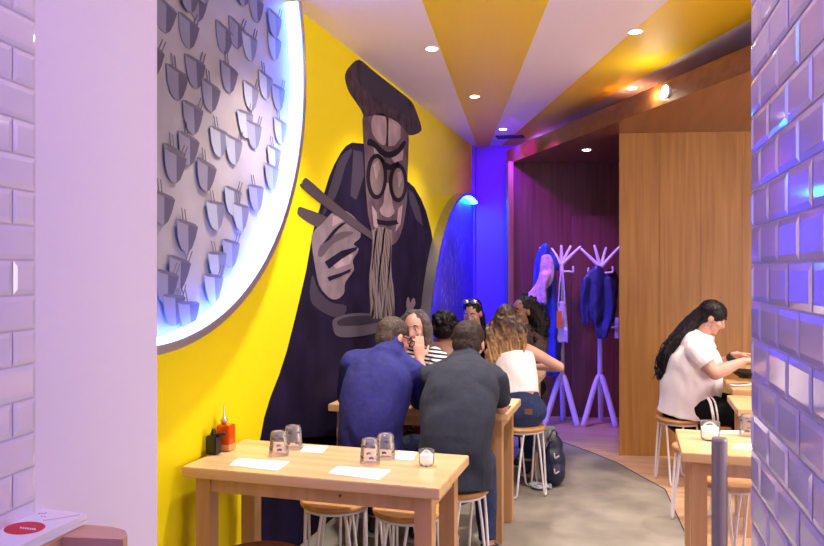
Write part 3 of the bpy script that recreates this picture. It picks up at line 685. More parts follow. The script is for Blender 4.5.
sheet([(732, 449), (735, 444), (756, 444.5), (756, 450)], 'white paper napkin on the right table below the tumbler')
sheet([(719, 434), (720.5, 431), (743, 431), (743, 434)], 'white paper napkin at the back edge of the right table')
sheet([(404, 395), (410, 384), (417, 385), (414, 397)], 'white paper between the two men on the middle table')
pb = G(213.5, 454, TH_); r = thing('sauce_bottle', 'black square soy sauce dispenser with side spout on the front table', 'bottle', pb)
b = B(); box(b, pb.x-.026, pb.x+.026, pb.y-.026, pb.y+.026, TH_+.001, TH_+.083); obj('body', b, 'sauceb', r, bevel=.005)
b = B(); tube(b, [pb+V((0, 0, .08)), pb+V((0, 0, .09)), pb+V((0, 0, .104))], [.015, .014, .009], cap='round'); tube(b, [pb+V((.01, 0, .083)), pb+V((.035, -.002, .088)), pb+V((.062, -.004, .092))], [.009, .007, .006]); obj('cap', b, 'sauceb', r, smooth=True)
po = G(226, 450, TH_); r = thing('sauce_bottle', 'square bottle of orange chilli sauce with a metal pourer', 'bottle', po)
b = B(); box(b, po.x-.032, po.x+.032, po.y-.03, po.y+.03, TH_+.001, TH_+.116); obj('body', b, 'sauceo', r, bevel=.005)
b = B(); box(b, po.x-.0325, po.x+.0325, po.y-.0305, po.y+.0305, TH_+.004, TH_+.030); obj('label_band', b, 'label', r)
b = B(); lathe(b, [(.013, .115), (.012, .125), (.017, .130), (.017, .137), (.010, .145), (.006, .150), (.004, .165), (.003, .200), (.0025, .203)], (po.x-.01, po.y, TH_), 14); obj('pourer', b, 'chrome', r, smooth=True)
b = B(); p = G(504, 408, TH_); box(b, p.x-.035, p.x+.035, p.y-.045, p.y+.045, TH_+.001, TH_+.009); tag(obj('phone', b, 'phone', loc=(p.x, p.y, TH_), bevel=.002), 'black phone lying near the right end of the middle table', 'phone')
# bowl and spoon at right
p = G(746, 378, TH_); r = thing('noodle_bowl', 'dark bowl of noodles in front of the woman in white', 'bowl', p)
b = B(); lathe(b, [(.001, .001), (.05, .001), (.055, .01), (.12, .05), (.14, .085), (.135, .085), (.115, .055), (.05, .02), (.001, .018)], p, 36); obj('bowl', b, 'bowl', r, smooth=True)
b = B(); lathe(b, [(.001, .06), (.10, .05), (.125, .07), (.11, .084), (.05, .094), (.001, .092)], p, 30); obj('noodles', b, 'food', r, smooth=True)
b = B(); q = G(735, 386.5, TH_); q = V((q.x+.02, q.y, TH_)); tube(b, [q+V((-.05, 0, .012)), q+V((-.01, 0, .008)), q+V((.05, 0, .014)), q+V((.13, .01, .028))], [(.022, .004), (.026, .005), (.009, .004), (.008, .004)], segs=10, wide=(0, 1, 0), smoothn=14, cap='round'); tag(obj('soup_spoon', b, 'spoon', loc=q, smooth=True), 'white ceramic soup spoon lying beside the noodle bowl', 'spoon')
# ---------------------------------------------------------------- post and pane
pp = CZ((719.5-412)/740*2.62, 2.62)
b = B(); lathe(b, [(.027, .001), (.027, .955), (.024, .963), (.0, .965)], pp, 28); tag(obj('metal_post', b, 'steel', loc=pp, smooth=False), 'grey round metal post in front of the right table', 'post')
b = B(); q2 = pp+V((.03, 0, .001)); obox(b, q2, V((.75, -.02, 0)), V((0, .008, 0)), V((0, 0, .87))); tag(obj('glass_panel', b, 'pane', loc=q2), 'clear glass guard panel between the metal post and the tiled wall', 'glass panel')
# ---------------------------------------------------------------- counter with brochures (near left)
CT = 1.0
def cp(u, v, z=CT): p = G(u, v, z); return V((p.x, p.y, z))
a = t0+tdir*.0; nn2 = V((-tdir.y, tdir.x, 0)).normalized(); nn2 = nn2 if nn2.x > 0 else -nn2
tn = tdir.normalized()
cpts = [cp(62, 537), cp(125, 539.5), cp(127.5, 535), cp(124, 529.5), cp(112, 526.5), cp(88, 525)]
st0 = V((t0.x, t0.y, CT))+nn2*.010
poly = [cp(62, 537), cp(123, 539.5), cp(127.5, 535.5), cp(125, 530), cp(113, 526.8), cp(92, 525), st0+V((.004, -.01, 0)), st0+tn*.6, cp(62, 537)+tn*.6]
b = B(); prism(b, poly, V((0, 0, -CT+.001)))
tag(obj('wooden_counter', b, 'counter', loc=(poly[0].x, poly[0].y, 0)), 'wooden counter with a rounded end below the tiled wall at lower left', 'counter')
def br(u, v, z=1.02): p = G(u, v, z); return V((p.x, p.y, z))
bp = [br(87, 514.5), br(39.5, 508.7), br(-12, 527), br(-12, 568)]
bp = [br(87, 514.5), br(41, 509.2), br(-8, 526), br(-2, 557)]
for k in range(5):
    z0 = CT+.001+.0044*k; off = V((random.uniform(-.003, .003), random.uniform(-.003, .003), 0))
    b = B(); prism(b, [V((p.x, p.y, z0))+off*(k < 4) for p in bp], V((0, 0, .0036)))
    o = obj('brochure', b, 'paper', loc=(bp[0].x, bp[0].y, z0))
    tag(o, 'white brochure with a red circle, on top of the pile' if k == 4 else 'white brochure in the pile under the one with the red circle', 'brochure', None if k == 4 else 'brochures under the top one')
    if k == 4:
        zt = z0+.0037; cc = G(24.5, 528.2, zt)
        ex = (br(87, 514.5)-br(-2, 557)).normalized(); b = B()
        pc = [G(24.5+21*math.cos(t)+0*math.sin(t), 528.2-0.6*math.cos(t)*3+6.2*math.sin(t), zt) for t in [2*math.pi*i/36 for i in range(36)]]
        prism(b, [V((p.x, p.y, zt)) for p in pc], V((0, 0, .0003))); obj('red_circle', b, 'red', o)
        b = B()
        for i, (u, v) in enumerate([(21, 527.6), (23.4, 527.9), (25.8, 528.2), (28.2, 528.5), (30.6, 528.8), (33, 529), (35, 529.2)]):
            q = [G(u+dx, v+dy, zt+.0004) for dx, dy in ((-.8, -.8), (.8, -.8), (.5, .9), (-1, .9))]; prism(b, [V((p.x, p.y, zt+.0003)) for p in q], V((0, 0, .0002)))
        for u, v in [(39, 513.5), (41.5, 513.2), (44, 513.4), (46, 512.8), (42, 516), (45, 516.2)]:
            q = [G(u+dx, v+dy, zt+.0004) for dx, dy in ((-.9, -.3), (.9, -.3), (.9, .3), (-.9, .3))]; prism(b, [V((p.x, p.y, zt)) for p in q], V((0, 0, .0003)), 1)
        obj('printed_text', b, ['paper', 'steel'], o)
        b = B(); tube(b, [G(43, 520.5, zt), G(58, 518.5, zt), G(80, 514.7, zt)], [(.0012, .0003)]*3, segs=5, wide=(1, 0, 0)); obj('pink_line', b, 'red', o)
# ================================================================ COAT RACKS, COATS, BAGS
def coat_rack(base, Z, node, tips, hooks, feet, lab):
    r = thing('coat_rack', lab, 'coat rack', base)
    N = node
    b = B(); tube(b, [V((base.x, base.y, .42)), V((base.x, base.y, 1.0)), V((N.x, N.y, N.z))], [.026, .024, .022], segs=12, cap='round'); obj('pole', b, 'rack', r, smooth=True)
    for t in feet:
        b = B(); tube(b, [V((base.x, base.y, .50)), V((base.x, base.y, .43))+(t-base)*.25, V((t.x, t.y, .018))], [(.026, .024), (.030, .025), (.031, .024)], segs=10, cap='round', smoothn=12); obj('leg', b, 'rack', r, smooth=True)
    for t in tips:
        m = N+(t-N)*.5+V((0, 0, -.012)); b = B(); tube(b, [N-V((0, 0, .03)), m, t], [.021, .017, .013], segs=10, cap='round', smoothn=10); obj('arm', b, 'rack', r, smooth=True)
    for t in hooks:
        b = B(); tube(b, [N-V((0, 0, .10)), N+(t-N)*.6-V((0, 0, .055)), t-V((0, 0, .03)), t+V((0, 0, .02))], [.014, .013, .012, .010], segs=8, cap='round', smoothn=14); obj('hook', b, 'rack', r, smooth=True)
Zr = 7.52
def wp(u, v, Z=Zr, dz=0): return D(u, v, Z+dz)
b1_ = wp(562, 300); b1_.z = 0; b2_ = wp(600, 300); b2_.z = 0
def ft(u, Z): p = CZ((u-412)/740*Z, Z); return p
coat_rack(b1_, Zr, wp(561.5, 262), [wp(561.3, 246), wp(570.6, 246.5), wp(580.2, 247, Zr, -.03), wp(540.5, 248), wp(552, 249, Zr, .16)], [wp(573, 269), wp(550, 270)], [ft(545, 7.45), ft(577, 7.42), ft(563, 7.75)], 'white branching coat rack hung with a blue coat and a tote bag')
coat_rack(b2_, Zr, wp(600.5, 265), [wp(594.6, 246, Zr, .02), wp(581.2, 249, Zr, .05), wp(620, 246.5), wp(606, 248, Zr, .15)], [wp(588.5, 270), wp(612.5, 269)], [ft(583.5, 7.42), ft(615.5, 7.40), ft(601, 7.75)], 'white branching coat rack hung with a dark blue leather jacket')
def drape(name, lab, cat, m, spine, widths, Z, seed=0, wr=.012, thick=.03, extras=(), voxel=.009):
    """hanging cloth: stack of flattened sections following pixel spine at depth Z"""
    b = B(); P = [wp(u, v, Z) for u, v in spine]
    tube(b, P, [(w/740*Z, t) for w, t in zip(widths, thick if isinstance(thick, (list, tuple)) else [thick]*len(P))], segs=18, wide=(c_, s_, 0), smoothn=18, cap='round')
    for sp, ws in extras:
        tube(b, [wp(u, v, Z-.02) for u, v in sp], [(w/740*Z, min(.035, w/740*Z+.008)) for w in ws], segs=12, wide=(c_, s_, 0), smoothn=14, cap='round')
    n = fuse(b, voxel, 2)
    n.normal_update()
    for v in n.verts:
        lx = v.co.x*c_+v.co.y*s_
        f = math.sin(lx*48+seed+3.5*noise.noise(v.co*3.5))
        v.co += V((s_, -c_, 0))*(wr*f)*(.4+min(1, abs(v.co.z-P[0].z)*2)) + v.normal*wr*.6*noise.noise(v.co*14+V((seed, 0, 0)))
    return tag(obj(name, n, m, loc=P[-1], smooth=True), lab, cat)
drape('blue_coat', 'long blue coat hanging on the left coat rack', 'coat', 'bluecoat', [(545, 247), (546, 258), (547, 275), (547, 295), (549, 320), (551, 345), (551, 372)], [4, 11, 14, 14.5, 11, 11, 9], Zr-.09, 1, .014, .05)
drape('pale_scarf', 'pale pink and white scarf draped over the blue coat', 'scarf', 'pinkscarf', [(546, 256), (547, 266), (546, 278), (540, 288), (534, 298), (533, 308)], [5, 7.5, 8, 6, 8, 6], Zr-.19, 3, .006, .018, [([(546, 275), (544, 288), (544, 302)], [4, 3, 3])])
drape('red_scarf', 'narrow dark red scarf hanging beside the tote bag', 'scarf', 'redcloth', [(556.5, 270), (557, 295), (556, 320), (556, 350)], [2.2, 2.6, 2.8, 2.2], Zr-.1, 5, .004, .015, voxel=.006)
tb = drape('tote_bag', 'white canvas tote bag with an orange square on the left coat rack', 'bag', 'tote', [(561.5, 303), (562, 318), (562, 332), (561, 341)], [4.6, 5.2, 5.6, 4.6], Zr-.12, 8, .004, .02, [([(558.5, 304), (559.5, 285), (561.5, 270)], [.8, .8, .8]), ([(565, 304), (564, 288), (562.5, 270)], [.8, .8, .8]), ([(566, 330), (567, 342)], [2, .8])], voxel=.006)
b = B(); q = wp(559.2, 318, Zr-.172); ax = V((c_, s_, 0)); obox(b, q-ax*.026+V((0, 0, -.10)), ax*.052, V((s_, -c_, 0))*.004, V((0, 0, .17))); obj('orange_square', b, 'orange', tb)
drape('leather_jacket', 'dark blue leather jacket hanging on the right coat rack', 'jacket', 'leatherj', [(598, 270), (597, 276), (597, 290), (598, 305), (599, 318)], [6, 12, 13.5, 13, 10], Zr-.12, 2, .010, .05,
      [([(587, 280), (585, 300), (585.5, 322)], [5, 5, 4]), ([(607, 280), (610, 300), (607, 322), (604, 336)], [5, 5.5, 5, 3.5]), ([(596, 300), (598, 320), (600, 336)], [5, 5, 3.5])])
drape('maroon_coat', 'dark maroon coat behind the leather jacket on the right coat rack', 'coat', 'maroon', [(611, 273), (613, 282), (613, 300), (611.5, 320)], [5, 6, 4, 3], Zr+.06, 4, .006, .04)
# backpack, grey bag, strap heap
def blob(name, lab, cat, m, parts, loc, wr=.006, voxel=.008, seed=0):
    b = B()
    for c, r in parts: ell(b, c, r)
    return tag(obj(name, fuse(b, voxel, 6, wr, 14, seed), m, loc=loc, smooth=True), lab, cat)
q = G(553, 484); bx, by = q.x, q.y
bk = blob('backpack', 'navy backpack standing on the concrete floor beside the stool', 'backpack', 'navy', [((bx, by, .155), (.092, .11, .15)), ((bx-.01, by+.02, .26), (.075, .09, .12)), ((bx+.01, by-.03, .10), (.085, .1, .095))], (bx, by, 0), .012)
b = B(); tube(b, [V((bx-.02, by-.10, .33)), V((bx+.0, by-.05, .40)), V((bx+.03, by+.0, .37))], .008, segs=8, smoothn=12); 
tube(b, [V((bx-.075, by-.07, .34)), V((bx-.085, by-.115, .2)), V((bx-.06, by-.11, .05))], [(.013, .004)]*3, segs=8, smoothn=12); obj('strap', b, 'navy', bk, smooth=True)
b = B()
for zz in (.235, .125): tube(b, [V((bx+.02, by-.125, zz+.02)), V((bx+.03, by-.14, zz-.01)), V((bx+.055, by-.125, zz+.005))], .006, segs=8, smoothn=10)
obj('buckle', b, 'strap', bk, smooth=True)
blob('cloth_bag', 'crumpled grey cloth bag slumped on top of the navy backpack', 'bag', 'greybag', [((bx-.06, by-.02, .37), (.075, .07, .07)), ((bx-.08, by-.05, .31), (.05, .05, .08))], (bx-.06, by-.02, .3), .016, .007, 4)
b = B(); random.seed(3)
for i in range(9):
    ph = random.uniform(0, 6); cx, cy = bx-.09+random.uniform(-.02, .03), by-.13+random.uniform(-.03, .03)
    tube(b, [V((cx+.06*math.cos(ph+t*1.1)*(1+.2*math.sin(t*3+i)), cy+.045*math.sin(ph+t*1.1), .008+.022*abs(math.sin(t*1.7+i)))) for t in range(6)], .006, segs=6, smoothn=26)
tube(b, [V((bx-.10, by-.10, .02)), V((bx-.12, by-.09, .18)), V((bx-.10, by-.06, .33))], .007, segs=6, smoothn=16)
tag(obj('strap_bundle', b, 'strap', loc=(bx-.09, by-.13, 0), smooth=True), 'tangle of pale straps on the floor at the foot of the backpack', 'strap')
# ================================================================ PEOPLE
def add_hand(bm, w, d, n, side, curl=.35, k=1.):
    """palm, four unequal bent fingers and a side thumb; d = finger direction, n = palm normal"""
    d = d.normalized(); n = (n-d*n.dot(d)).normalized(); l = d.cross(n)*side       # l points to the thumb side
    tube(bm, [w-d*.03, w, w+d*.035*k, w+d*.085*k], [(.026, .020), (.027, .018), (.037*k, .015), (.039*k, .013)], segs=12, wide=l, cap='round')
    for off, L in ((.028, .072), (.0095, .082), (-.0095, .076), (-.028, .060)):
        p = w+d*.078*k+l*off*k; pts = [p-d*.02, p]; a = curl*.5; q = p
        dd = (d+l*off*2.2).normalized()
        for seg in (.45, .32, .23):
            v = dd*math.cos(a)+n*math.sin(a); q = q+v*L*seg*k; pts.append(q); a += curl
        tube(bm, pts, [.010*k, .0098*k, .0088*k, .0080*k, .0070*k], segs=8, cap='round')
    p = w+d*.022*k+l*.024*k; v1 = (d*.55+l*.75+n*.30).normalized(); v2 = (d*.85+l*.35+n*.35).normalized()
    tube(bm, [p-l*.015, p+v1*.030*k, p+v1*.030*k+v2*.030*k, p+v1*.03*k+v2*.055*k], [.014*k, .0125*k, .0105*k, .0085*k], segs=8, cap='round')
def ell3(bm, c, r, R, F, U): ell(bm, c, r, (R, F, U))
def person(label, hip, fw, torso, neck, head, hf, shL, shR, elL, elR, wrL, wrR, hands=None, knees=None, ankles=None,
           skin='skin', top=None, topm='tee', topz=None, sleeve=1.0, bottomm='jeans', arm_k=1., leg_k=1., wr=.005, hu=None, headk=1., shoes='shoe', voxel=.0075,
           face=True, loose=.012, hemz=.50, neckw=.055, seed=0, tanktop=False, lens=False, collar=.012, flare=0., waist=.055):
    hip = V((hip[0], hip[1], 0)); Fw = V((fw[0], fw[1], 0)).normalized(); R = V((Fw.y, -Fw.x, 0)); U = V((0, 0, 1))
    def L(p): return hip+R*p[0]+Fw*p[1]+U*p[2]
    def LD(p): return (R*p[0]+Fw*p[1]+U*p[2]).normalized()
    HF = LD(hf); HU = (LD(hu) if hu else U); HU = (HU-HF*HU.dot(HF)).normalized(); HR = HF.cross(HU)
    hc = L(head)
    b = B()
    T = [(L(t[:3]), (t[3], t[4])) for t in torso]
    tube(b, [t[0] for t in T], [t[1] for t in T], segs=20, wide=R, smoothn=14, cap='round')
    sl, sr, nk = L(shL), L(shR), L(neck)
    tube(b, [sl, (sl+nk)/2-U*.005, nk-U*.03, (sr+nk)/2-U*.005, sr], [.048*arm_k, .055, .062, .055, .048*arm_k], segs=12, smoothn=9, cap='round')
    tube(b, [nk-U*.05, nk, (nk+hc)/2-HF*.01, hc-HF*.015], [neckw*1.25, neckw, neckw*.93, neckw*.93], segs=14, smoothn=8)
    hk = headk
    ell3(b, hc+HU*.028*hk-HF*.012*hk, (.074*hk, .094*hk, .086*hk), HR, HF, HU)
    ell3(b, hc-HU*.030*hk+HF*.022*hk, (.060*hk, .066*hk, .078*hk), HR, HF, HU)
    ell3(b, hc-HU*.092*hk+HF*.058*hk, (.024*hk, .022*hk, .018*hk), HR, HF, HU)
    ell3(b, hc+HU*.030*hk+HF*.070*hk, (.046*hk, .014*hk, .012*hk), HR, HF, HU)
    tube(b, [hc+HF*.078*hk+HU*.012*hk, hc+HF*.088*hk-HU*.014*hk, hc+HF*.094*hk-HU*.028*hk, hc+HF*.080*hk-HU*.034*hk], [.009*hk, .0115*hk, .0130*hk, .011*hk], segs=8, cap='round')
    for s in (-1, 1):
        ell3(b, hc+HR*s*.076*hk-HF*.006*hk-HU*.005*hk, (.010*hk, .020*hk, .032*hk), (HR*.85-HF*s*.5).normalized(), HF, HU)
        ell3(b, hc+HR*s*.040*hk+HF*.058*hk-HU*.020*hk, (.022*hk, .022*hk, .020*hk), HR, HF, HU)
    for sh, el, w, s in ((sl, L(elL), L(wrL), -1), (sr, L(elR), L(wrR), 1)):
        tube(b, [sh, sh+(el-sh)*.45, el], [.047*arm_k, .043*arm_k, .036*arm_k], segs=12, cap='round')
        tube(b, [el, el+(w-el)*.35, w], [.037*arm_k, .036*arm_k, .025], segs=12, cap='round')
    hands = hands or [((0, 1, -.15), (0, 0, -1), .25)]*2
    for (d, n, cu), w, s in zip(hands, (L(wrL), L(wrR)), (-1, 1)): add_hand(b, w, LD(d), LD(n), s, cu)
    knees = knees or [(-.12, .40, .53), (.12, .40, .53)]; ankles = ankles or [(-.12, .36, .09), (.12, .36, .09)]
    hj = [L((-.09, .02, torso[0][2])), L((.09, .02, torso[0][2]))]
    for h, k, a in zip(hj, knees, ankles):
        k, a = L(k), L(a)
        tube(b, [h, h+(k-h)*.5, k], [.078*leg_k, .068*leg_k, .052*leg_k], segs=12, cap='round')
        tube(b, [k, k+(a-k)*.35, a], [.050*leg_k, .050*leg_k, .034], segs=12, cap='round')
        tube(b, [a, a+Fw*.05-U*.03, a+Fw*.15-U*.055], [.034, .036, .026], segs=10, cap='round')
    body = obj('person', fuse(b, voxel, 3), skin, loc=(hip.x, hip.y, .48), smooth=True)
    tag(body, label, 'person')
    # clothing ------------------------------------------------------
    b = B(); lo = loose
    if not tanktop:
        st = [(t[0], (t[1][0]+lo, t[1][1]+lo)) for t in T]
        hem = V((T[0][0].x, T[0][0].y, hemz))-Fw*.01
        st = [(hem, (T[0][1][0]+lo*1.6+flare, T[0][1][1]+lo*1.8+flare*.8))]+st
        tube(b, [t[0] for t in st], [t[1] for t in st], segs=24, wide=R, smoothn=18)
        a2 = .048*arm_k+lo
        tube(b, [sl, (sl+nk)/2-U*.006, nk-U*.035, (sr+nk)/2-U*.006, sr], [a2, .057+lo*.8, .060+lo*.7, .057+lo*.8, a2], segs=14, smoothn=9, cap='round')
        nd = (hc-nk).normalized(); tube(b, [nk-U*.07, nk-U*.01, nk+nd*collar], [neckw*1.75, neckw*1.5, neckw*1.24], segs=16)
        tt_ = (T[-1][0]-T[-2][0]).normalized(); q_ = T[-1][1]; ell3(b, T[-1][0], (q_[0]+lo, q_[1]+lo, min(q_)+lo), R, tt_.cross(R).normalized(), tt_)
        for q in (sl, sr): tube(b, [nk-U*.022, q*.45+nk*.55-U*.010, q], [(.05, .035), (.05, .035), (.04, .03)], segs=10, wide=Fw, cap='round')
        for sh, el, w in ((sl, L(elL), L(wrL)), (sr, L(elR), L(wrR))):
            if sleeve <= 1: e = sh+(el-sh)*sleeve; tube(b, [sh, sh+(e-sh)*.5, e], [.049*arm_k+lo, .047*arm_k+lo, .043*arm_k+lo], segs=14)
            else:
                e = el+(w-el)*(sleeve-1)
                tube(b, [sh, sh+(el-sh)*.5, el], [.050*arm_k+lo, .046*arm_k+lo, .041*arm_k+lo], segs=14, cap='round'); tube(b, [el, el+(e-el)*.5, e], [.041*arm_k+lo, .038*arm_k+lo, .030+lo], segs=14)
    else:
        z0 = hemz; st = [(t[0], (t[1][0]+lo, t[1][1]+lo)) for t in T if t[0].z < topz]
        st = [(V((T[0][0].x, T[0][0].y, z0)), (T[0][1][0]+lo, T[0][1][1]+lo))]+st if z0 < T[0][0].z else [x for x in st if x[0].z > z0]
        tube(b, [t[0] for t in st], [t[1] for t in st], segs=24, wide=R, smoothn=16)
        for s in (-1, 1):
            c = T[-1][0]+R*s*.062; tube(b, [st[-1][0]+R*s*.085-Fw*.06, c+U*.0-Fw*.055, nk+R*s*.075-U*.005, c+Fw*.06, st[-1][0]+R*s*.08+Fw*.07], [(.022, .012)]*5, segs=8, wide=R, smoothn=12)
    obj({'blazer': 'blazer', 'wtee': 't_shirt', 'tee': 't_shirt', 'stripe': 'striped_top'}.get(topm, 'top'), fuse(b, voxel, 3, wr, 9, seed), topm, body, smooth=True)
    b = B(); p0 = T[0]
    tube(b, [p0[0]-U*.055, p0[0]-U*.02, p0[0]+U*waist], [(p0[1][0]*.93, p0[1][1]), (p0[1][0]+.008, p0[1][1]+.012), (p0[1][0]*.96, p0[1][1]*.98)], segs=20, wide=R, cap='round')
    for h, k, a in zip(hj, knees, ankles):
        k, a = L(k), L(a); e = k+(a-k)*.93
        tube(b, [h, h+(k-h)*.5, k], [.088*leg_k, .078*leg_k, .062*leg_k], segs=14, cap='round'); tube(b, [k, k+(e-k)*.4, e], [.061*leg_k, .060*leg_k, .050], segs=14)
    obj('trousers', fuse(b, voxel, 3, .005, 10, seed+3), bottomm, body, smooth=True)
    for a in ankles:
        a = L(a); b = B(); tube(b, [a-Fw*.035-U*.035, a+Fw*.03-U*.035, a+Fw*.10-U*.047, a+Fw*.17-U*.055], [(.038, .040), (.042, .040), (.045, .030), (.034, .022)], segs=12, wide=R, cap='round', smoothn=10); tube(b, [a-U*.05, a+U*.02], [.040, .040], segs=12)
        sh_ = obj('shoe', fuse(b, .008, 3), shoes, body, smooth=True)
        b = B(); tube(b, [a-Fw*.07-U*.080, a+Fw*.05-U*.080, a+Fw*.20-U*.080], [(.036, .008), (.044, .008), (.030, .008)], segs=12, wide=R, smoothn=8); obj('sole', b, 'sole', sh_)
    if face:
        for s in (-1, 1):
            ec = hc+HF*.079*hk+HR*s*.031*hk+HU*.010*hk
            b = B(); ell3(b, ec, (.012*hk, .0065*hk, .0042*hk), HR, HF, HU); e = obj('eye', b, 'eyew', body, smooth=True)
            b = B(); ell3(b, ec+HF*.005*hk, (.0056*hk, .0036*hk, .0046*hk), HR, HF, HU); obj('iris', b, 'eyed', e, smooth=True)
            b = B(); tube(b, [ec+HU*.020*hk-HR*s*.014*hk+HF*.006, ec+HU*.026*hk+HF*.006, ec+HU*.020*hk+HR*s*.018*hk-HF*.002], [(.003, .004), (.0045, .004), (.002, .003)], segs=6, smoothn=8); obj('eyebrow', b, 'eyed', body)
        b = B(); ell3(b, hc+HF*.083*hk-HU*.056*hk, (.024*hk, .009*hk, .0075*hk), HR, HF, HU); obj('lips', b, 'lips', body, smooth=True)
    return dict(o=body, hc=hc, HF=HF, HU=HU, HR=HR, L=L, LD=LD, R=R, F=Fw, U=U, k=hk, nk=nk)
def hair_obj(P, bm, m, voxel=.007, wr=.004, sc=30, name='hair', sm=2): return obj(name, fuse(bm, voxel, sm, wr, sc), m, P['o'], smooth=True)
def cap(P, bm, g=1., back=True, front=.0):
    hc, F, U, R, k = P['hc'], P['HF'], P['HU'], P['HR'], P['k']
    ell3(bm, hc+U*.040*k-F*(.020-front)*k, (.083*k*g, .098*k*g, .083*k*g), R, F, U)
    if back: ell3(bm, hc-U*.008*k-F*.050*k, (.076*k*g, .058*k*g, .075*k*g), R, F, U)
def strands(P, bm, starts, ends, n, r=.006, wav=.012, wn=3, mid=None):
    """wavy locks running from start points to end points (lists of 3-D points, matched at random)"""
    for i in range(n):
        t = random.random(); a = V(spline(starts, 50)[int(t*49)]); e = V(spline(ends, 50)[int(t*49)])
        j = V((random.uniform(-1, 1), random.uniform(-1, 1), random.uniform(-.6, .6)))*.018; e = e+j*1.3; a = a+j*.5
        m = (a+e)/2+(mid or V((0, 0, 0)))+j
        pts = []; ph = random.uniform(0, 6)
        sd = (e-a).cross(V((0, 0, 1))); sd = sd.normalized() if sd.length > .01 else P['HR']
        s2 = sd.cross((e-a).normalized())
        for q in range(14):
            u = q/13; p = a*(1-u)**2+m*2*u*(1-u)+e*u*u
            pts.append(p+sd*wav*u*math.sin(ph+u*wn*6.28)+s2*wav*u*math.cos(ph+u*wn*6.28))
        tube(bm, pts, [r*(1.1-.8*q/13) for q in range(14)], segs=5)
# --- man in blue blazer
P1 = person('man in a blue blazer leaning over the table, seen from behind', (-1.33, 3.70), (0, 1),
   [(0, 0, .57, .165, .13), (.0, .0, .72, .155, .12), (.01, .05, .88, .175, .125), (.02, .11, 1.00, .165, .11), (.03, .15, 1.07, .10, .08)],
   (.03, .17, 1.10), (.055, .235, 1.175), (.62, .70, -.38), (-.155, .13, 1.045), (.195, .16, 1.015), (-.235, .26, .84), (.215, .27, .835), (-.06, .52, .800), (.10, .52, .800),
   hands=[((.6, .8, .1), (.2, 0, -1), .3), ((-.5, .8, .1), (-.2, 0, -1), .3)], topm='blazer', sleeve=1.93, arm_k=1.04, loose=.016, hemz=.42, collar=.085, flare=.035, skin='skinr', wr=.011, seed=3, hu=(.15, .35, 1), bottomm='jeans',
   knees=[(-.13, .42, .55), (.13, .42, .55)], ankles=[(-.13, .44, .09), (.13, .42, .09)])
b = B(); cap(P1, b, 1.0); hair_obj(P1, b, 'hairsalt', .006, .003, 40)
hc, F, U, R = P1['hc'], P1['HF'], P1['HU'], P1['HR']
b = B()
tube(b, [hc+R*.082+U*.012-F*.0, hc+R*.084+U*.014+F*.05, hc+R*.062+U*.012+F*.098], .0028, segs=6)
for s in (-1, 1): 
    c = hc+F*.103+R*s*.034+U*.006; tube(b, [c+R*.024*math.cos(t*.524)+U*.019*math.sin(t*.524) for t in range(13)], .0024, segs=6)
tube(b, [hc+R*-.082+U*.012, hc-R*.084+U*.014+F*.05, hc-R*.062+U*.012+F*.098], .0028, segs=6)
obj('glasses', b, 'eyed', P1['o'])
b = B(); nk = P1['nk']; tube(b, [nk+V((.062*math.cos(a), .058*math.sin(a)-.004, -.012+.012*math.sin(a))) for a in [math.pi*2*i/20 for i in range(21)]], [(.020, .007)]*21, segs=8, wide=(0, 0, 1)); obj('collar', b, 'blazer', P1['o'], smooth=True)
b = B(); L = P1['L']; tube(b, [L((.10, -.185, .50)), L((.095, -.165, .60))], [(.0015, .001)]*2, segs=4); box(b, -1.33+.06, -1.33+.15, 3.70-.172, 3.70-.150, .60, .612); obj('pocket_flap', b, 'blazer', P1['o'])
# --- man in charcoal T-shirt
P3 = person('man with short brown hair in a charcoal T-shirt sitting with his back to us', (-.85, 3.61), (0, 1),
   [(0, 0, .57, .170, .13), (0, .0, .70, .160, .125), (0, .09, .86, .185, .13), (0, .19, .98, .165, .11), (-.01, .26, 1.04, .10, .08)],
   (-.01, .285, 1.065), (-.01, .375, 1.152), (0, .93, -.3), (-.180, .24, .985), (.160, .24, .985), (-.215, .36, .80), (.172, .36, .82), (-.09, .62, .795), (.09, .62, .795),
   hands=[((.5, .8, .0), (.1, 0, -1), .3), ((-.5, .8, .0), (-.1, 0, -1), .3)], topm='tee', sleeve=.74, arm_k=1.14, loose=.018, hemz=.475, skin='skinr', wr=.009, seed=11, leg_k=1.05, face=True, hu=(0, .3, 1), neckw=.062, headk=1.05, collar=.058,
   knees=[(-.16, .40, .53), (.07, .40, .52)], ankles=[(-.14, .40, .09), (.115, .27, .09)])
b = B(); cap(P3, b, 1.03); hair_obj(P3, b, 'hairbrown', .006, .003, 40)
# --- grey-haired woman
P2 = person('grey-haired woman in a striped top resting her face in her hands', (-1.375, 4.85), (-.02, -1),
   [(0, 0, .57, .165, .12), (0, .0, .70, .140, .11), (0, .03, .85, .155, .115), (0, .06, .96, .145, .095), (0, .075, 1.02, .09, .07)],
   (0, .08, 1.045), (.0, .135, 1.175), (.05, .99, -.12), (-.150, .07, .97), (.145, .07, .97), (-.135, .30, .80), (.155, .29, .80), (-.070, .262, .985), (.078, .262, .985),
   hands=[((.12, -.12, 1), (.45, -1, 0), .16), ((-.15, -.12, 1), (-.45, -1, 0), .16)], topm='stripe', sleeve=1.45, loose=.012, hemz=.5, skin='skin', wr=.005, voxel=.0055, bottomm='darkred', seed=5,
   knees=[(-.12, .40, .53), (.12, .40, .53)], ankles=[(-.12, .34, .09), (.12, .34, .09)])
b = B(); cap(P2, b, 1.0, front=-.012); hc, F, U, R = P2['hc'], P2['HF'], P2['HU'], P2['HR']
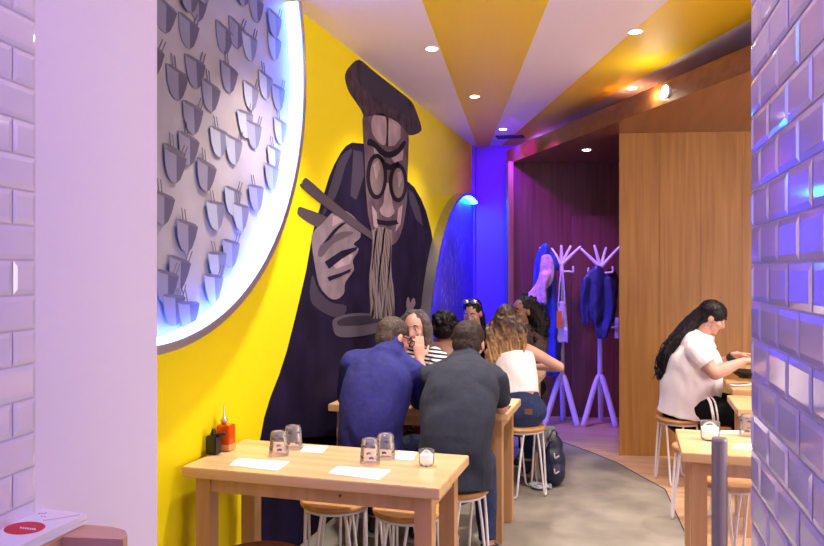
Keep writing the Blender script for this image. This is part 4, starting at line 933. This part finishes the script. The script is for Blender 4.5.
for s in (-1, 1): tube(b, [hc+U*.10-F*.0+R*s*.03, hc+U*.04+R*s*.085+F*.01, hc-U*.05+R*s*.088-F*.005, hc-U*.15+R*s*.085-F*.03], [(.035, .03), (.034, .022), (.036, .022), (.026, .018)], segs=10, smoothn=12, cap='round')
hair_obj(P2, b, 'hairgrey', .006, .004, 40)
# --- curly dark-haired person with bare back
P4 = person('person with short black curls and a low-backed white top, seen from behind', (-1.29, 5.30), (0, 1),
   [(0, 0, .57, .165, .12), (-.02, .03, .70, .145, .11), (-.05, .09, .84, .165, .115), (-.07, .14, .93, .15, .095), (-.085, .17, .98, .09, .07)],
   (-.085, .18, 1.01), (-.09, .215, 1.115), (.0, .97, -.25), (-.235, .15, .945), (.075, .15, .945), (-.25, .28, .80), (.12, .28, .80), (-.16, .50, .79), (.02, .50, .79),
   topm='tank', tanktop=True, topz=.93, loose=.010, skin='skinb', seed=6, hemz=.5, bottomm='black')
b = B(); hc, F, U, R = P4['hc'], P4['HF'], P4['HU'], P4['HR']; cap(P4, b, 1.14)
for i in range(90):
    d = V((random.gauss(0, 1), random.gauss(0, 1), random.gauss(0, 1))).normalized()
    if d.dot(F) > .45 and d.dot(U) < .5: continue
    if d.z < -.55: continue
    ell(b, hc+U*.03-F*.02+V((d.x*.100, d.y*.108, d.z*.098)), (.019, .019, .019), None, 8, 6)
hair_obj(P4, b, 'hairblack', .006, .004, 60, sm=1)
# --- blonde-tipped long hair woman
P6 = person('woman with long ombre blonde waves in a white sleeveless top, one arm stretched out', (-.755, 5.205), (0, 1),
   [(0, 0, .575, .158, .13), (-.01, .0, .68, .135, .11), (-.04, .05, .82, .145, .105), (-.07, .11, .94, .14, .095), (-.08, .135, .99, .09, .07)],
   (-.09, .15, 1.02), (-.125, .19, 1.185), (-.1, .96, -.2), (-.225, .11, .965), (.065, .14, .975), (-.27, .26, .80), (.255, .22, .865), (-.18, .42, .80), (.05, .42, .83),
   hands=[((.3, 1, 0), (.1, 0, -1), .3), ((-.5, .8, 0), (-.1, 0, -1), .35)], topm='tank', tanktop=True, topz=.98, loose=.010, waist=.068, hemz=.612, skin='skin', bottomm='jeans', seed=8, leg_k=1.1, wr=.006, arm_k=.95,
   knees=[(-.16, .42, .55), (.03, .44, .55)], ankles=[(-.16, .36, .12), (.0, .36, .12)])
b = B(); hc, F, U, R = P6['hc'], P6['HF'], P6['HU'], P6['HR']; cap(P6, b, 1.06)
tube(b, [hc+U*.09-F*.03, hc-F*.075, hc-U*.14-F*.085, hc-U*.27-F*.09], [(.06, .04), (.105, .05), (.130, .04), (.10, .022)], segs=16, wide=R, smoothn=14, cap='round')
for i in range(70):
    t = random.uniform(-1, 1); a = hc+U*.10-F*.03+R*t*.05; m = hc-U*.02-F*.09+R*t*.128; e = hc-U*random.uniform(.24, .36)-F*.11+R*(t*.135+random.uniform(-.02, .02)); ph = random.uniform(0, 6)
    pts = [V(q)+R*.011*math.sin(ph+k*.9)*min(1, k/6)-F*.010*math.cos(ph+k*.9)*min(1, k/6) for k, q in enumerate(spline([a, m, hc-U*.13-F*.115+R*t*.158, e], 16))]
    tube(b, pts, [.011-.0004*k for k in range(16)], segs=6)
hair_obj(P6, b, 'ombre', .005, .003, 40, sm=1)
b = B(); L = P6['L']; p = L((.055, -.158, .580)); obox(b, p, V((.05, .012, 0)), V((-.001, .010, 0)), V((0, 0, .035))); obj('leather_patch', b, 'leather', P6['o'])
# --- woman with sunglasses on her head
P5 = person('woman with sunglasses pushed up on her dark hair, facing us at the far table', (-1.30, 6.40), (0, -1),
   [(0, 0, .57, .16, .12), (0, .02, .70, .135, .11), (0, .06, .85, .145, .11), (0, .10, .96, .14, .09), (0, .11, 1.02, .09, .07)],
   (0, .12, 1.065), (.015, .155, 1.195), (.12, .98, -.35), (-.15, .10, .98), (.15, .10, .98), (-.2, .24, .80), (.2, .24, .80), (-.08, .45, .79), (.08, .45, .79),
   topm='black', sleeve=1.0, skin='skin', seed=9, bottomm='jeans')
b = B(); hc, F, U, R = P5['hc'], P5['HF'], P5['HU'], P5['HR']; cap(P5, b, 1.02, front=-.006)
tube(b, [hc-F*.06+U*.03, hc-F*.09-U*.06+R*-.03, hc-F*.08-U*.17+R*-.05], [.05, .05, .03], segs=10, cap='round'); hair_obj(P5, b, 'hairblack', .006, .003, 40)
b = B()
for s in (-1, 1):
    c = hc+U*.118+F*.030+R*s*.036; ell3(b, c, (.028, .020, .008), R, (F*.7-U*.7).normalized(), (U*.7+F*.7).normalized()); tube(b, [c+R*s*.026, hc+U*.06+R*s*.088-F*.01], .003, segs=6)
tube(b, [hc+U*.122+F*.03-R*.012, hc+U*.122+F*.03+R*.012], .003, segs=6); obj('sunglasses', b, 'chrome', P5['o'], smooth=True)
# --- woman with big black curls
P7 = person('woman with long black curls and a dotted dark top, sitting behind the blonde-haired woman', (-.865, 6.40), (-.25, -1),
   [(0, 0, .57, .16, .12), (0, .02, .70, .14, .11), (0, .05, .85, .15, .11), (0, .08, .98, .14, .09), (0, .09, 1.05, .09, .07)],
   (0, .10, 1.08), (.0, .12, 1.215), (.45, .88, -.05), (-.15, .08, .96), (.15, .08, .96), (-.2, .24, .80), (.2, .24, .80), (-.08, .45, .79), (.08, .45, .79),
   topm='pattern', sleeve=1.5, skin='skinb', seed=10, bottomm='black')
b = B(); hc, F, U, R = P7['hc'], P7['HF'], P7['HU'], P7['HR']; cap(P7, b, 1.03, front=-.012)
wl = V((1, 0, 0))
tube(b, [hc-F*.03+U*.06, hc-F*.06+wl*.05, hc-F*.05+wl*.10-U*.10, hc+wl*.12-U*.24-F*.02], [.075, .09, .085, .05], segs=12, smoothn=10, cap='round')
for i in range(120):
    t = random.random(); c = V(spline([hc-F*.03+U*.06, hc-F*.06+wl*.05, hc-F*.05+wl*.10-U*.10, hc+wl*.12-U*.24-F*.02], 20)[int(t*19)]); d = V((random.gauss(0, 1), random.gauss(0, 1), random.gauss(0, 1))).normalized()
    if d.dot(F) > .0 and t < .75: continue
    ell(b, c+d*(.088-.03*max(0, t-.6)), (.019, .019, .022), None, 8, 6)
hair_obj(P7, b, 'hairblack', .006, .004, 50, sm=1)
# --- woman in white at the right
P8 = person('woman with long black hair in a white T-shirt and black trousers, eating in profile', (.405, 5.855), (.985, -.17),
   [(0, -.01, .57, .205, .19), (0, .015, .70, .200, .205), (0, .035, .82, .195, .190), (0, .05, .93, .185, .165), (0, .055, 1.00, .13, .11)],
   (0, .085, 1.065), (0, .165, 1.215), (0, .86, -.46), (-.175, .06, .985), (.175, .06, .985), (-.205, .20, .835), (.215, .195, .835), (-.10, .325, .945), (.125, .38, .925),
   hands=[((.1, 1, .0), (.3, 0, -1), .45), ((-.25, 1, .12), (-.3, .0, -1), .55)], topm='wtee', sleeve=.62, loose=.014, hemz=.495, flare=-.004, collar=.05, skin='skin', bottomm='black', arm_k=1.32, leg_k=1.35, wr=.007, seed=12, hu=(0, .45, 1), voxel=.0065, neckw=.062,
   knees=[(-.13, .42, .53), (.13, .40, .53)], ankles=[(-.13, .34, .09), (.13, .32, .09)])
b = B(); hc, F, U, R = P8['hc'], P8['HF'], P8['HU'], P8['HR']; L = P8['L']; cap(P8, b, 1.06)
path = [hc+U*.02-F*.05, L((0, .005, 1.15)), L((.02, -.095, 1.03)), L((.03, -.165, .90)), L((.03, -.185, .76))]
tube(b, path, [(.07, .075), (.065, .065), (.085, .055), (.085, .045), (.05, .03)], segs=14, wide=P8['R'], smoothn=16, cap='round')
for i in range(75):
    t = random.uniform(-1, 1); o2 = random.uniform(-.045, .055); ph = random.uniform(0, 6); ln = random.uniform(.85, 1.12)
    pts = []
    for k, q in enumerate(spline(path, 18)):
        g = k/17; q = V(q)+P8['R']*t*(.055+.035*math.sin(g*3))-P8['F']*(o2*min(1, g*2.2))
        q += (P8['F']*math.sin(ph+k*1.0)+P8['R']*math.cos(ph+k*1.0))*.020*g; q.z -= (ln-1)*.35*g; pts.append(q)
    tube(b, pts, [.010-.0004*k for k in range(18)], segs=5)
hair_obj(P8, b, 'hairblack', .0055, .003, 40, sm=1)
b = B(); e = hc+R*.088-U*.055-F*.0; tube(b, [e+F*.014*math.cos(t*.524)+U*.018*math.sin(t*.524) for t in range(13)], .002, segs=5); obj('earring', b, 'chrome', P8['o'])
b = B(); w = L((-.10, .325, .945)); el = L((-.205, .20, .835)); d = (w-el).normalized(); tube(b, [w-d*.075, w-d*.02], .040, segs=14); obj('wristband', b, 'cuff', P8['o'], smooth=True)
b = B(); tube(b, [L((.10, .0, .668)), L((.165, .14, .655)), L((.222, .18, .56)), L((.20, .19, .46))], [(.010, .003)]*4, segs=6, smoothn=12, wide=P8['F']); tube(b, [L((.10, .03, .668)), L((.160, .17, .655)), L((.222, .21, .56)), L((.20, .215, .46))], [(.006, .003)]*4, segs=6, smoothn=12, wide=P8['F']); obj('side_stripe', b, 'paper', P8['o'])
# chopsticks in her right hand
h = L((.10, .45, .945)); r = None
for k in range(2):
    b = B(); q = L((.06, .54+.012*k, .875)); tube(b, [h+V((0, .006*k, .012)), q], [.0035, .002], segs=6); 
    tag(obj('chopstick', b, 'counter', loc=q), 'wooden chopstick held over the noodle bowl', 'chopstick', 'chopsticks over the noodle bowl')
# ================================================================ WORLD, CAMERA
w = bpy.data.worlds.new('World'); bpy.context.scene.world = w; w.use_nodes = True
w.node_tree.nodes['Background'].inputs[0].default_value = (.5, .45, .7, 1); w.node_tree.nodes['Background'].inputs[1].default_value = .3
cam = bpy.data.cameras.new('camera'); co = bpy.data.objects.new('camera', cam); C.objects.link(co)
cam.sensor_fit = 'HORIZONTAL'; cam.sensor_width = 36; cam.lens = F_*36/824; cam.clip_start = .02
cam.shift_y = -1/824
co.location = (0, 0, H); co.rotation_euler = (math.pi/2, 0, TH)
sc = bpy.context.scene; sc.camera = co
sc.view_settings.view_transform = 'Standard'; sc.view_settings.look = 'None'; sc.view_settings.gamma = 1; sc.view_settings.use_curve_mapping = False
sc.view_settings.exposure = 0.42
